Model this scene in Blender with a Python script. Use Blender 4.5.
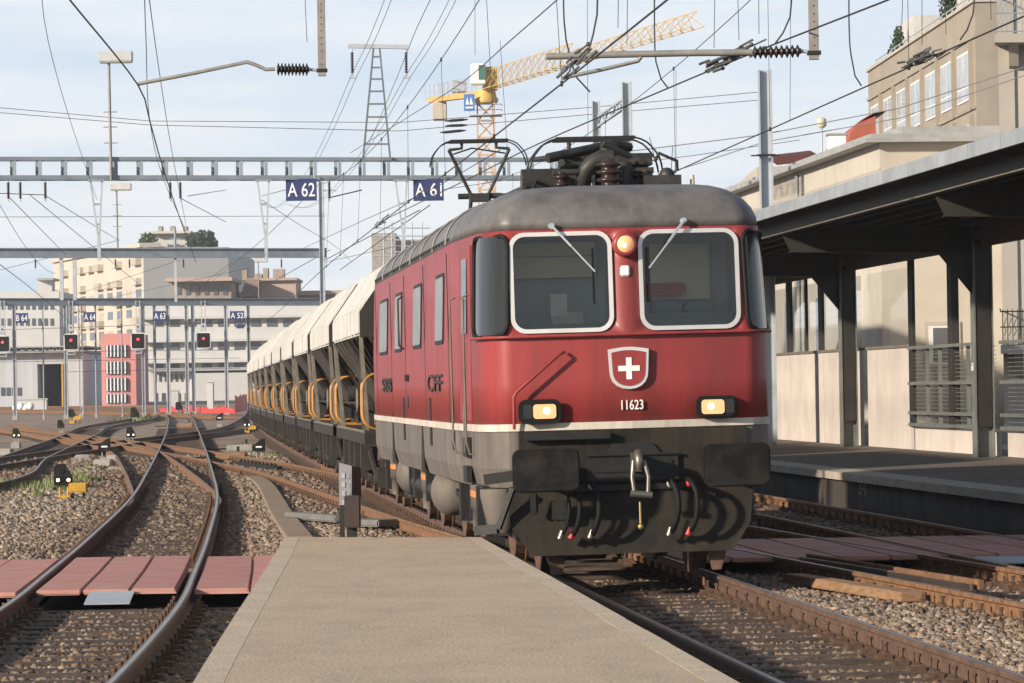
import bpy, bmesh, math, random
import numpy as np
from mathutils import Vector, Matrix
random.seed(7); RNG = np.random.default_rng(7)
scene = bpy.context.scene
for o in list(bpy.data.objects): bpy.data.objects.remove(o)
R = math.radians
# ------------------------------------------------------------ camera, sky, sun, exposure
FPX = 3900.0; EYE = 1.80; ROLL = R(0.9); PITCH = math.atan(47.2 / FPX)
cam = bpy.data.cameras.new('camera'); cam.sensor_width = 36.0; cam.lens = 36.0 * FPX / 1024.0
cam.clip_start = 0.5; cam.clip_end = 6000
cam_o = bpy.data.objects.new('camera', cam); scene.collection.objects.link(cam_o)
cam_o.matrix_world = Matrix.Translation((0, 0, EYE)) @ Matrix.Rotation(R(90) + PITCH, 4, 'X') @ Matrix.Rotation(-ROLL, 4, 'Z')
cam.dof.use_dof = False
scene.camera = cam_o

SUN_AZ = R(231.0); SUN_EL = R(17.5)          # compass angle from +Y, clockwise
sd = Vector((math.sin(SUN_AZ) * math.cos(SUN_EL), math.cos(SUN_AZ) * math.cos(SUN_EL), math.sin(SUN_EL)))
sun = bpy.data.lights.new('sun', 'SUN'); sun.energy = 4.6; sun.angle = R(2.2); sun.color = (1.0, 0.885, 0.745)
sun_o = bpy.data.objects.new('sun', sun); scene.collection.objects.link(sun_o)
sun_o.rotation_euler = (-sd).to_track_quat('-Z', 'Y').to_euler(); sun_o.location = (-40, -40, 40)

world = bpy.data.worlds.new('World'); scene.world = world; world.use_nodes = True
wn = world.node_tree.nodes; wl = world.node_tree.links; wn.clear()
wo = wn.new('ShaderNodeOutputWorld'); bg = wn.new('ShaderNodeBackground')
sky = wn.new('ShaderNodeTexSky'); sky.sky_type = 'NISHITA'; sky.sun_disc = False
sky.sun_elevation = SUN_EL; sky.sun_rotation = SUN_AZ; sky.altitude = 400; sky.air_density = 1.0; sky.dust_density = 0.8; sky.ozone_density = 1.2
tc = wn.new('ShaderNodeTexCoord'); mp = wn.new('ShaderNodeMapping'); mp.inputs['Scale'].default_value = (2.2, 2.2, 15.0)
mp.inputs['Location'].default_value = (0.35, 0.1, 0.2)
nz = wn.new('ShaderNodeTexNoise'); nz.inputs['Scale'].default_value = 2.6; nz.inputs['Detail'].default_value = 7; nz.inputs['Roughness'].default_value = 0.55
cr = wn.new('ShaderNodeValToRGB'); cr.color_ramp.elements[0].position = 0.36; cr.color_ramp.elements[1].position = 0.58
cr.color_ramp.elements[0].color = (0.05, 0.05, 0.05, 1); cr.color_ramp.elements[1].color = (0.97, 0.97, 0.97, 1)
mx = wn.new('ShaderNodeMixRGB'); mx.inputs[2].default_value = (7.4, 7.6, 7.95, 1)
veil = wn.new('ShaderNodeMixRGB'); veil.inputs[1].default_value = (5.3, 6.35, 7.6, 1); veil.inputs[2].default_value = (7.5, 7.7, 8.0, 1); wl.new(veil.outputs[0], mx.inputs[2])   # thin bright cloud over the blue
wl.new(tc.outputs['Generated'], mp.inputs['Vector']); wl.new(mp.outputs[0], nz.inputs['Vector']); wl.new(nz.outputs['Fac'], cr.inputs[0])
sep = wn.new('ShaderNodeSeparateXYZ'); mr = wn.new('ShaderNodeMapRange'); mr.interpolation_type = 'SMOOTHSTEP'
mr.inputs['From Min'].default_value = 0.10; mr.inputs['From Max'].default_value = 0.36; mr.inputs['To Min'].default_value = 1.0; mr.inputs['To Max'].default_value = 0.22
mul = wn.new('ShaderNodeMath'); mul.operation = 'MULTIPLY'
wl.new(tc.outputs['Generated'], sep.inputs[0]); wl.new(sep.outputs['Z'], mr.inputs['Value']); wl.new(cr.outputs[0], veil.inputs[0]); mul.inputs[0].default_value = .95; wl.new(mr.outputs[0], mul.inputs[1])
wl.new(mul.outputs[0], mx.inputs[0]); wl.new(sky.outputs[0], mx.inputs[1]); wl.new(mx.outputs[0], bg.inputs[0]); wl.new(bg.outputs[0], wo.inputs[0])
bg.inputs[1].default_value = 0.085
scene.view_settings.view_transform = 'Standard'; scene.view_settings.look = 'None'
scene.view_settings.exposure = 0.54; scene.view_settings.gamma = 1.0; scene.view_settings.use_curve_mapping = False
scene.cycles.max_bounces = 6; scene.cycles.diffuse_bounces = 3; scene.cycles.glossy_bounces = 3; scene.cycles.transparent_max_bounces = 12
scene.cycles.use_denoising = True

# ------------------------------------------------------------ survey: where a sight line meets a known distance or level
_c, _s, _cp, _sp = math.cos(ROLL), math.sin(ROLL), math.cos(PITCH), math.sin(PITCH)
def ray(px, py):
    x = px - 512; y = 341.5 - py
    a = x * _c + y * _s; b = -x * _s + y * _c
    return a, FPX * _cp - b * _sp, FPX * _sp + b * _cp
def at(px, py, Y):
    d = ray(px, py); k = Y / d[1]; return Vector((d[0] * k, Y, EYE + d[2] * k))
def sstep(t): t = min(1, max(0, t)); return t * t * (3 - 2 * t)
def zgr(Y): return 0.9 * sstep((Y - 150) / 250)          # the yard climbs slightly in the distance
def gz(px, py, z=None):
    d = ray(px, py); zz = 0.0 if z is None else z
    for _ in range(8):
        k = (zz - EYE) / d[2]
        if z is None: zz = 0.5 * zz + 0.5 * zgr(min(900, d[1] * k))
    return Vector((d[0] * k, d[1] * k, zz))
DX = -0.0864                                              # sideways drift of the straight track per metre
def off(o, Y, z=0.0): return Vector((o + DX * Y, Y, z))
TRK = math.atan(-DX)
def side_of(px, py, o):                                   # sight line meets the vertical plane o metres right of the base line
    d = ray(px, py); k = o / (d[0] - DX * d[1]); return Vector((d[0] * k, d[1] * k, EYE + d[2] * k))

# ------------------------------------------------------------ materials
MATS = {}
def mat(name, col, rough=0.6, metal=0.0, var=0.25, scale=3.0, col2=None, bump=0.0, bscale=None, spec=0.5, detail=6, stretch=(1, 1, 1), coat=0.0, lo=0.35, hi=0.68, tone=0.0, grime=None):
    m = bpy.data.materials.new(name); m.use_nodes = True; MATS[name] = m
    nt = m.node_tree; n = nt.nodes; l = nt.links; b = n['Principled BSDF']
    b.inputs['Roughness'].default_value = rough; b.inputs['Metallic'].default_value = metal
    b.inputs['Specular IOR Level'].default_value = spec; b.inputs['Coat Weight'].default_value = coat
    c1 = (*col, 1)
    c2 = (*(col2 if col2 else tuple(c * (1 - var) for c in col)), 1)
    t = n.new('ShaderNodeTexCoord'); mp_ = n.new('ShaderNodeMapping'); mp_.inputs['Scale'].default_value = stretch
    nz_ = n.new('ShaderNodeTexNoise'); nz_.inputs['Scale'].default_value = scale; nz_.inputs['Detail'].default_value = detail; nz_.inputs['Roughness'].default_value = 0.65
    cr_ = n.new('ShaderNodeValToRGB'); cr_.color_ramp.elements[0].position = lo; cr_.color_ramp.elements[1].position = hi
    cr_.color_ramp.elements[0].color = c2; cr_.color_ramp.elements[1].color = c1
    oi = n.new('ShaderNodeObjectInfo'); va_ = n.new('ShaderNodeVectorMath'); va_.operation = 'MULTIPLY_ADD'; va_.inputs[1].default_value = (37, 23, 11)
    l.new(oi.outputs['Random'], va_.inputs[0]); l.new(t.outputs['Object'], va_.inputs[2])      # every copy gets its own patch of the pattern
    l.new(va_.outputs[0], mp_.inputs[0]); l.new(mp_.outputs[0], nz_.inputs['Vector']); l.new(nz_.outputs['Fac'], cr_.inputs[0])
    src = cr_.outputs[0]
    if tone:
        hs = n.new('ShaderNodeHueSaturation'); mr_ = n.new('ShaderNodeMapRange'); mr_.inputs['To Min'].default_value = 1 - tone; mr_.inputs['To Max'].default_value = 1 + tone
        l.new(oi.outputs['Random'], mr_.inputs['Value']); l.new(mr_.outputs[0], hs.inputs['Value']); l.new(src, hs.inputs['Color']); src = hs.outputs[0]
    if grime:                                                       # streaks and patches of dirt: (colour, scale, stretch, amount)
        gm = n.new('ShaderNodeMapping'); gm.inputs['Scale'].default_value = grime[2]; gn = n.new('ShaderNodeTexNoise'); gn.inputs['Scale'].default_value = grime[1]; gn.inputs['Detail'].default_value = 8; gn.inputs['Roughness'].default_value = .7
        gr = n.new('ShaderNodeMapRange'); gr.inputs['From Min'].default_value = .45; gr.inputs['From Max'].default_value = .75; gr.inputs['To Max'].default_value = grime[3]
        gx = n.new('ShaderNodeMixRGB'); gx.inputs[2].default_value = (*grime[0], 1)
        l.new(va_.outputs[0], gm.inputs[0]); l.new(gm.outputs[0], gn.inputs['Vector']); l.new(gn.outputs['Fac'], gr.inputs['Value']); l.new(gr.outputs[0], gx.inputs[0]); l.new(src, gx.inputs[1]); src = gx.outputs[0]
    l.new(src, b.inputs['Base Color'])
    if bump:
        nb = n.new('ShaderNodeTexNoise'); nb.inputs['Scale'].default_value = bscale or scale * 4; nb.inputs['Detail'].default_value = 4
        bm_ = n.new('ShaderNodeBump'); bm_.inputs['Strength'].default_value = bump; bm_.inputs['Distance'].default_value = 0.02
        l.new(mp_.outputs[0], nb.inputs['Vector']); l.new(nb.outputs['Fac'], bm_.inputs['Height']); l.new(bm_.outputs[0], b.inputs['Normal'])
    return m
def glow(name, col, strength):
    m = bpy.data.materials.new(name); m.use_nodes = True; b = m.node_tree.nodes['Principled BSDF']
    b.inputs['Base Color'].default_value = (*[min(1, c) for c in col], 1); b.inputs['Emission Color'].default_value = (*col, 1); b.inputs['Emission Strength'].default_value = strength
    return m
def glass(name, tint, refl=1.0, rough=0.02, ior=1.5):
    m = bpy.data.materials.new(name); m.use_nodes = True; nt = m.node_tree; n = nt.nodes; l = nt.links; n.clear()
    o = n.new('ShaderNodeOutputMaterial'); mxs = n.new('ShaderNodeMixShader'); tr = n.new('ShaderNodeBsdfTransparent'); gl = n.new('ShaderNodeBsdfGlossy')
    fr = n.new('ShaderNodeFresnel'); fr.inputs[0].default_value = ior; mu = n.new('ShaderNodeMath'); mu.operation = 'MULTIPLY'; mu.inputs[1].default_value = refl; mu.use_clamp = True
    tr.inputs[0].default_value = (*tint, 1); gl.inputs['Roughness'].default_value = rough; gl.inputs[0].default_value = (1, 1, 1, 1)
    l.new(fr.outputs[0], mu.inputs[0]); l.new(mu.outputs[0], mxs.inputs[0]); l.new(tr.outputs[0], mxs.inputs[1]); l.new(gl.outputs[0], mxs.inputs[2]); l.new(mxs.outputs[0], o.inputs[0])
    MATS[name] = m
    return m

# ------------------------------------------------------------ mesh building
class MB:
    def __init__(self): self.v = []; self.f = []; self.m = []; self.smooth = []
    def add(self, vs, fs, m=0, sm=False):
        b = len(self.v); self.v += [tuple(x) for x in vs]
        for f in fs: self.f.append([b + i for i in f]); self.m.append(m); self.smooth.append(sm)
        return self
    def box(self, c, s, m=0, rz=0.0, M=None):
        hx, hy, hz = s[0] / 2, s[1] / 2, s[2] / 2; c = Vector(c)
        vs = [Vector((x, y, z)) for z in (-hz, hz) for y in (-hy, hy) for x in (-hx, hx)]
        if M is not None: vs = [M @ v + c for v in vs]
        elif rz: Q = Matrix.Rotation(rz, 3, 'Z'); vs = [Q @ v + c for v in vs]
        else: vs = [v + c for v in vs]
        return self.add(vs, [(0, 2, 3, 1), (4, 5, 7, 6), (0, 1, 5, 4), (2, 6, 7, 3), (0, 4, 6, 2), (1, 3, 7, 5)], m)
    def b2(self, lo, hi, m=0): return self.box([(a + b) / 2 for a, b in zip(lo, hi)], [abs(b - a) for a, b in zip(lo, hi)], m)
    def bar(self, a, b, w, h=None, m=0, up=(0, 0, 1)):
        a = Vector(a); b = Vector(b); d = b - a; L = d.length; d.normalize(); up = Vector(up)
        if abs(d.dot(up)) > 0.99: up = Vector((0, 1, 0))
        x = d.cross(up).normalized(); z = x.cross(d)
        M = Matrix((x, d, z)).transposed()
        return self.box((a + b) / 2, (w, L, h or w), m, M=M)
    def tube(self, pts, r, seg=6, m=0, cap=True, sm=True):
        pts = [Vector(p) for p in pts]; n = len(pts); rings = []; ref = None
        for i, p in enumerate(pts):
            d = ((pts[min(n - 1, i + 1)] - p).normalized() + (p - pts[max(0, i - 1)]).normalized())
            if d.length < 1e-6: d = Vector((0, 0, 1))
            d.normalize()
            if ref is None: ref = Vector((0, 0, 1)) if abs(d.z) < 0.9 else Vector((1, 0, 0))
            x = d.cross(ref)
            if x.length < 1e-4: x = d.orthogonal()
            x.normalize(); y = x.cross(d); ref = y
            rr = r[i] if isinstance(r, (list, tuple)) else r
            rings.append([p + (x * math.cos(2 * math.pi * k / seg) + y * math.sin(2 * math.pi * k / seg)) * rr for k in range(seg)])
        vs = [v for q in rings for v in q]; fs = []
        for i in range(n - 1):
            for k in range(seg):
                k2 = (k + 1) % seg; fs.append((i * seg + k, i * seg + k2, (i + 1) * seg + k2, (i + 1) * seg + k))
        self.add(vs, fs, m, sm)
        if cap: self.add(rings[0], [tuple(range(seg))], m); self.add(rings[-1], [tuple(reversed(range(seg)))], m)
        return self
    def lathe(self, c, axis, prof, seg=16, m=0, sm=True):           # prof: (radius, distance along axis)
        c = Vector(c); d = Vector(axis).normalized(); x = d.orthogonal().normalized(); y = d.cross(x); vs = []; fs = []
        for r, t in prof:
            for k in range(seg):
                a = 2 * math.pi * k / seg; vs.append(c + d * t + (x * math.cos(a) + y * math.sin(a)) * r)
        for i in range(len(prof) - 1):
            for k in range(seg):
                k2 = (k + 1) % seg; fs.append((i * seg + k, i * seg + k2, (i + 1) * seg + k2, (i + 1) * seg + k))
        self.add(vs, fs, m, sm)
        n = len(prof)
        self.add(vs[:seg], [tuple(reversed(range(seg)))], m); self.add(vs[-seg:], [tuple(range(seg))], m)
        return self
    def prism(self, poly, vec, m=0, sm=False):                      # poly: 3D loop, extruded along vec
        n = len(poly); v = Vector(vec); a = [Vector(p) for p in poly]; b = [p + v for p in a]
        self.add(a + b, [(i, (i + 1) % n, n + (i + 1) % n, n + i) for i in range(n)], m, sm)
        self.add(a, [tuple(reversed(range(n)))], m); self.add(b, [tuple(range(n))], m)
        return self
    def sphere(self, c, r, seg=10, m=0, sz=1.0):
        pr = [(max(1e-4, r * math.sin(math.pi * i / 7)), -r * sz * math.cos(math.pi * i / 7)) for i in range(8)]
        return self.lathe(c, (0, 0, 1), pr, seg, m)
    def mesh(self, name, mats, bevel=0):
        me = bpy.data.meshes.new(name); me.from_pydata(self.v, [], self.f)
        for mm in ([] if mats is None else mats if isinstance(mats, (list, tuple)) else [mats]): me.materials.append(mm)
        me.polygons.foreach_set('material_index', self.m); me.polygons.foreach_set('use_smooth', self.smooth)
        bm = bmesh.new(); bm.from_mesh(me); bmesh.ops.recalc_face_normals(bm, faces=bm.faces)
        if bevel:
            bmesh.ops.remove_doubles(bm, verts=bm.verts, dist=1e-5)
            bmesh.ops.bevel(bm, geom=[e for e in bm.edges if len(e.link_faces) == 2 and e.calc_face_angle(0) > 0.6], offset=bevel, segments=2, affect='EDGES', clamp_overlap=True)
        bm.to_mesh(me); bm.free(); me.update()
        return me
    def build(self, name, mats, parent=None, bevel=0, loc=(0, 0, 0), rz=0.0):
        return link(bpy.data.objects.new(name, self.mesh(name, mats, bevel)), parent, loc, rz)
def link(o, parent=None, loc=(0, 0, 0), rz=0.0):
    scene.collection.objects.link(o); o.location = loc; o.rotation_euler = (0, 0, rz)
    if parent is not None: o.parent = parent
    return o
def tag(o, label, cat, group=None):
    o['label'] = label; o['category'] = cat
    if group: o['group'] = group
    return o
def struct(o): o['kind'] = 'structure'; return o
def thing(name, label, cat, loc=(0, 0, 0), rz=0.0, group=None):
    return tag(link(bpy.data.objects.new(name, None), None, loc, rz), label, cat, group)
def kids(o): return KID.get(o.name) or [c for c in scene.objects if c.parent == o]
KID = {}
def freeze(root):                                                   # remember the tree of a prototype before copying it
    for o in scene.objects:
        if o.parent is not None: KID.setdefault(o.parent.name, [])
        if o.parent is not None and o not in KID[o.parent.name]: KID[o.parent.name].append(o)
def copy_tree(o, parent=None):
    c = o.copy(); scene.collection.objects.link(c); c.parent = parent
    for k in KID.get(o.name, []): copy_tree(k, c)
    return c
def inst(name, me, parent=None, loc=(0, 0, 0), rz=0.0): return link(bpy.data.objects.new(name, me), parent, loc, rz)
def text_mesh(name, s, size, m, extrude=0.004, sx=1.0, bold=0.0, align='CENTER'):
    cu = bpy.data.curves.new(name, 'FONT'); cu.body = s; cu.size = size; cu.extrude = extrude; cu.align_x = align; cu.align_y = 'CENTER'; cu.offset = bold
    o = bpy.data.objects.new(name, cu); scene.collection.objects.link(o); bpy.context.view_layer.update()
    me = bpy.data.meshes.new_from_object(o.evaluated_get(bpy.context.evaluated_depsgraph_get())); bpy.data.objects.remove(o)
    me.name = name; me.materials.clear(); me.materials.append(m)
    for v in me.vertices: v.co.x *= sx
    return me
def text(name, s, size, m, parent, loc, rot=(R(90), 0, 0), **k):
    o = inst(name, text_mesh(name, s, size, m, **k), parent, loc); o.rotation_euler = rot; return o
def rrect(w, h, r, n=5):                                            # rounded rectangle loop, 2D
    pts = []
    for cx, cy, a0 in ((w / 2 - r, h / 2 - r, 0), (-w / 2 + r, h / 2 - r, 90), (-w / 2 + r, -h / 2 + r, 180), (w / 2 - r, -h / 2 + r, 270)):
        for k in range(n + 1):
            a = R(a0 + 90 * k / n); pts.append((cx + r * math.cos(a), cy + r * math.sin(a)))
    return pts
def smooth_path(pts, step=1.0):
    """Catmull-Rom through (x, y[, z]) points, resampled about every step metres."""
    P = [Vector(p) if len(p) == 3 else Vector((p[0], p[1], 0)) for p in pts]
    P = [2 * P[0] - P[1]] + P + [2 * P[-1] - P[-2]]; out = []
    for i in range(1, len(P) - 2):
        n = max(1, int((P[i + 1] - P[i]).length / step))
        for k in range(n):
            t = k / n; a, b, c_, d = P[i - 1], P[i], P[i + 1], P[i + 2]
            out.append(0.5 * ((2 * b) + (c_ - a) * t + (2 * a - 5 * b + 4 * c_ - d) * t * t + (3 * b - a - 3 * c_ + d) * t ** 3))
    out.append(P[-2]); return out

red = None
M_rust = mat('rusty steel', (0.26, 0.13, 0.055), 0.75, 0.0, col2=(0.11, 0.055, 0.03), scale=9, bump=0.2)
M_rustdark = mat('brown rail steel', (0.15, 0.083, 0.05), 0.7, col2=(0.075, 0.043, 0.03), scale=7, bump=0.15)
M_head = mat('polished rail head', (0.40, 0.36, 0.33), 0.34, .9, col2=(0.24, 0.19, 0.16), scale=2.0, stretch=(1, 1, 1))
M_headrust = mat('dull rail head', (0.30, 0.20, 0.13), 0.45, 0.6, col2=(0.22, 0.12, 0.06), scale=4)
M_sleeper = mat('tarred sleeper', (0.105, 0.068, 0.045), 0.85, col2=(0.045, 0.03, 0.022), tone=.25, scale=6, bump=0.5, stretch=(1, 5, 5))
M_clip = mat('rusty fastening', (0.13, 0.068, 0.036), 0.8, col2=(0.05, 0.03, 0.02), scale=20)
M_galv = mat('galvanised steel', (0.44, 0.47, 0.50), 0.5, 0.2, col2=(0.35, 0.38, 0.41), scale=2.5)
M_greysteel = mat('grey painted steel', (0.27, 0.31, 0.35), 0.55, 0.1, col2=(0.20, 0.235, 0.27), scale=1.5)
M_dark = mat('dark weathered iron', (0.022, 0.021, 0.020), 0.6, 0.2, col2=(0.011, 0.011, 0.010), scale=8)
M_wire = mat('dark copper wire', (0.045, 0.045, 0.048), 0.5, 0.6, scale=5)
M_insul = mat('brown porcelain', (0.034, 0.020, 0.017), 0.3, scale=8)
M_white = mat('white enamel', (0.78, 0.78, 0.76), 0.45, var=0.1)
M_signblue = mat('blue enamel', (0.035, 0.05, 0.16), 0.4, var=0.3, scale=4)
M_yellow = mat('yellow paint', (0.55, 0.31, 0.03), 0.5, var=0.3, scale=8)
M_black = mat('matt black paint', (0.008, 0.0075, 0.007), 0.6, spec=.2, var=0.3, scale=5, grime=((.04, .036, .03), 4, (1, 1, 1), .7))
M_conc = mat('grey concrete', (0.36, 0.34, 0.30), 0.9, col2=(0.25, 0.235, 0.21), scale=4, bump=0.25, bscale=60)
# ------------------------------------------------------------ ground
M_dirt = mat('ballast bed', (0.13, 0.092, 0.064), 0.95, col2=(0.055, 0.04, 0.03), scale=5, bump=1.0, bscale=26, detail=10)
M_far = mat('far yard ground', (0.34, 0.24, 0.165), 0.95, col2=(0.16, 0.11, 0.078), scale=0.6, stretch=(1, .5, 1), detail=12, bump=.6, bscale=14)
def heap(X, Y):
    o = X - DX * Y
    w = 1 / (1 + np.exp(-(Y - 30) / 2.5)) * 1 / (1 + np.exp((Y - 62) / 3.0))
    h = 0.12 * np.exp(-((o + 3.4) / 1.0) ** 2) * w
    h = h + 0.05 * np.exp(-((o - 6.9) / 0.7) ** 2) / (1 + np.exp((Y - 37) / 1.5))
    return h
xs = np.unique(np.concatenate([np.linspace(-140, -30, 12), np.linspace(-30, 14, 177), np.linspace(14, 120, 12)]))
ys = np.unique(np.concatenate([np.linspace(2, 18, 9), np.linspace(18, 100, 247), np.linspace(100, 420, 100), np.linspace(420, 700, 8)]))
GX, GY = np.meshgrid(xs, ys)
t = np.clip((GY - 150) / 250, 0, 1); GZ = -0.215 + 0.9 * t * t * (3 - 2 * t) + heap(GX, GY) + RNG.normal(0, 0.008, GX.shape)
nx, ny = len(xs), len(ys)
idx = np.arange(nx * ny).reshape(ny, nx)
gf = np.stack([idx[:-1, :-1], idx[:-1, 1:], idx[1:, 1:], idx[1:, :-1]], -1).reshape(-1, 4)
me = bpy.data.meshes.new('ground'); me.from_pydata(np.stack([GX, GY, GZ], -1).reshape(-1, 3).tolist(), [], gf.tolist())
me.materials.append(M_dirt); me.materials.append(M_far)
cy = GY[:-1, :-1].reshape(-1); me.polygons.foreach_set('material_index', (cy > 118).astype(int)); me.update()
struct(inst('ground', me))
struct(MB().add([(-3000, -200, -0.5), (3000, -200, -0.5), (3000, 5000, -0.5), (-3000, 5000, -0.5)], [(0, 1, 2, 3)]).build('terrain', M_far))

# ------------------------------------------------------------ tracks
HEADW, FOOTW = 0.036, 0.065
PROF = [(-.017, .001), (.017, .001), (HEADW - .004, -.001), (HEADW, -.006), (HEADW, -.036), (.009, -.05), (.009, -.145), (FOOTW, -.16), (FOOTW, -.172), (-FOOTW, -.172), (-FOOTW, -.16), (-.009, -.145), (-.009, -.05), (-HEADW, -.036), (-HEADW, -.006), (-HEADW + .004, -.001)]
def normals(P):
    out = []
    for i in range(len(P)):
        d = (P[min(i + 1, len(P) - 1)] - P[max(0, i - 1)]); d.z = 0; d.normalize(); out.append(Vector((d.y, -d.x, 0)))
    return out
def rail_mesh(P, N, o, mats, dz=0.0):
    b = MB(); n = len(PROF); vs = []; fs = []; ms = []
    for p, q in zip(P, N):
        for x, z in PROF: vs.append(p + q * (o + x) + Vector((0, 0, z + dz)))
    b.v = [tuple(v) for v in vs]
    for i in range(len(P) - 1):
        for k in range(n):
            k2 = (k + 1) % n; b.f.append([i * n + k, i * n + k2, (i + 1) * n + k2, (i + 1) * n + k]); b.m.append(1 if k == 0 else 0); b.smooth.append(False)
    b.f.append(list(range(n))); b.f.append([(len(P) - 1) * n + k for k in range(n)][::-1]); b.m += [0, 0]; b.smooth += [False, False]
    return b
SLP = MB().box((0, 0, -0.235), (2.55, 0.24, 0.13)).mesh('sleeper', M_sleeper, bevel=0.012)
fb = MB(); fb.box((0, 0, -0.169), (0.40, 0.16, 0.012))
for s in (-1, 1):
    fb.box((s * 0.13, 0, -0.150), (0.11, 0.15, 0.03)); fb.lathe((s * 0.115, 0, -0.14), (0, 0, 1), [(0.026, 0), (0.026, .03), (0.015, .03), (0.015, .075)], 6, sm=False)
    fb.bar((s * 0.06, -0.03, -0.145), (s * 0.15, -0.03, -0.105), 0.018); fb.bar((s * 0.06, 0.03, -0.145), (s * 0.15, 0.03, -0.105), 0.018)
    fb.lathe((s * 0.115, 0, -0.066), (0, 0, 1), [(0.022, 0), (0.022, .02)], 6, sm=False)
FST = fb.mesh('rail_fastening', M_clip)
TRACKS = []
def track(name, label, path, webm, headm, dz=0.0, step=1.0, clips=True, ind=100, sleepers=True, slp_range=None, no=()):
    P = [p + Vector((0, 0, zgr(p.y) + dz)) for p in smooth_path(path, step)]
    if P[0].y > P[-1].y: P.reverse()
    N = normals(P); t = thing(name, label, 'railway track', P[0]); o0 = P[0].copy()
    for s in (-0.7525, 0.7525): rail_mesh([p - o0 for p in P], N, s, None).build('rail', [webm, headm], t)
    TRACKS.append((np.array([(p.x, p.y) for p in P]), slp_range))
    if not sleepers: return t
    acc, k, nxt, rest = 0.0, 0, 0.3, MB()
    for i in range(len(P) - 1):
        L = (P[i + 1] - P[i]).length
        while nxt <= acc + L:
            f = (nxt - acc) / L; c = P[i].lerp(P[i + 1], f); d = P[i + 1] - P[i]; rz = math.atan2(d.y, d.x) - math.pi / 2; nxt += 0.62
            if slp_range and not (slp_range[0] < c.y < slp_range[1]): continue
            if any(a < c.y < b_ for a, b_ in no): continue
            jz = random.uniform(-.006, .006)
            if k < ind:
                so = inst('sleeper', SLP, t, c - o0 + Vector((0, 0, jz)), rz + random.uniform(-.012, .012)); k += 1
                if clips and c.y < 115:
                    for s in (-0.7525, 0.7525): inst('rail_fastening', FST, so, (s, 0, -jz))
            elif c.y < 210: rest.box(c - o0 + Vector((0, 0, -0.24)), (2.55, .24, .13), rz=rz)
        acc += L
    if rest.f: rest.build('sleepers', M_sleeper, t)['kind'] = 'stuff'
    return t
def c0(Y): return 4.385 + (0.95 * ((Y - 60) / 170) ** 2 if Y > 60 else 0)
main_path = [off(c0(Y), Y) for Y in (12, 25, 40, 60, 90, 120, 150, 180, 210, 240, 280, 330)]
track('railway_track', 'railway track under the red locomotive running along the right side of the tapering platform', main_path, M_rustdark, M_head)
s_path = [off(o, Y) for Y, o in ((10, -2.7), (17, -1.72), (24, -1.22), (33, -.77), (40, -.58), (50, -.36), (68, -.06), (90, .06), (136, .2), (200, .3), (255, .2), (290, -.6), (320, -3.5), (345, -9.5), (362, -19), (372, -32))]
track('railway_track', 'bright-railed track sweeping in an S curve past the left edge of the tapering platform', s_path, M_rustdark, M_head, dz=-.003, no=((36.2, 43.9),))
t2 = [Vector((-16.5, 28, 0)), Vector((-12.6, 45, 0))] + [gz(x, y) - Vector((.75, 0, 0)) for x, y in ((0, 482), (50, 455.6), (96, 434), (112, 425.5))]
for p in t2: p.z = 0
L_ = t2[-1]; t2 += [L_ + Vector((-1.3, 40, 0)), L_ + Vector((-5.5, 75, 0)), L_ + Vector((-14, 105, 0)), L_ + Vector((-34, 132, 0))]
track('railway_track', 'leftmost curving track, crossing behind the two-lamp dwarf signal with the yellow box', t2, M_rustdark, M_head, dz=-.006, clips=False, no=((36.2, 43.9),))
def g0(x, y): p = gz(x, y); p.z = 0; return p
x1 = [off(4.385, 38), off(4.30, 47), off(3.9, 56)] + [g0(x, y) for x, y in ((300, 472.5), (240, 460.5), (160, 447), (80, 436.5), (0, 427))]
track('railway_track', 'orange rusty crossover track slanting from beside the locomotive across to the far left', x1, M_rust, M_headrust, dz=-.009, slp_range=(60, 400))
x2 = [off(c0(300), 300), off(c0(262) - .3, 262)] + [g0(x, y) for x, y in ((238, 426), (200, 432.3), (130, 440.8), (66, 450.5), (0, 460.5))]
x2 += [x2[-1] + (x2[-1] - x2[-2]) * 0.6]
track('railway_track', 'dark crossover track slanting from the tail of the hopper train down to the left edge', x2, M_rustdark, M_head, dz=-.012, clips=False, slp_range=(20, 235))
x3 = [off(-.2, 60), off(-.1, 74)] + [g0(x, y) for x, y in ((134, 450.5), (100, 442), (50, 433.8), (0, 423.5))]
track('railway_track', 'short rusty branch track curving off to the left from the S-curve track', x3, M_rust, M_headrust, dz=-.015, clips=False, slp_range=(85, 240))
tr = [off(8.88, Y) for Y in (14, 40, 70, 100, 160, 220)]
track('railway_track', 'straight track lying along the foot of the right-hand covered platform', tr, M_rust, M_head, dz=-.003)
xr = [off(4.385, 98), off(4.62, 82), Vector((1.55, 55, 0)), Vector((3.2, 43.1, 0)), Vector((4.86, 31.9, 0)), Vector((6.2, 22.8, 0)), Vector((7.3, 14, 0))]
track('railway_track', 'rusty crossover track between the locomotive track and the right-hand platform track', xr, M_rust, M_head, dz=-.006, slp_range=(26, 62), no=((40.2, 46.8),))

for lab, pts in (('far rusty track running straight across the yard before the grey depot', ((-6, 410.5), (50, 411.2), (110, 412.2), (170, 414), (225, 417))), ('farthest rusty track running across the yard past the pink building', ((-6, 407.2), (60, 406.6), (120, 406.8), (200, 408)))):
    track('railway_track', lab, [g0(x, y) for x, y in pts], M_rust, M_headrust, clips=False, sleepers=False, dz=.02)
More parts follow.
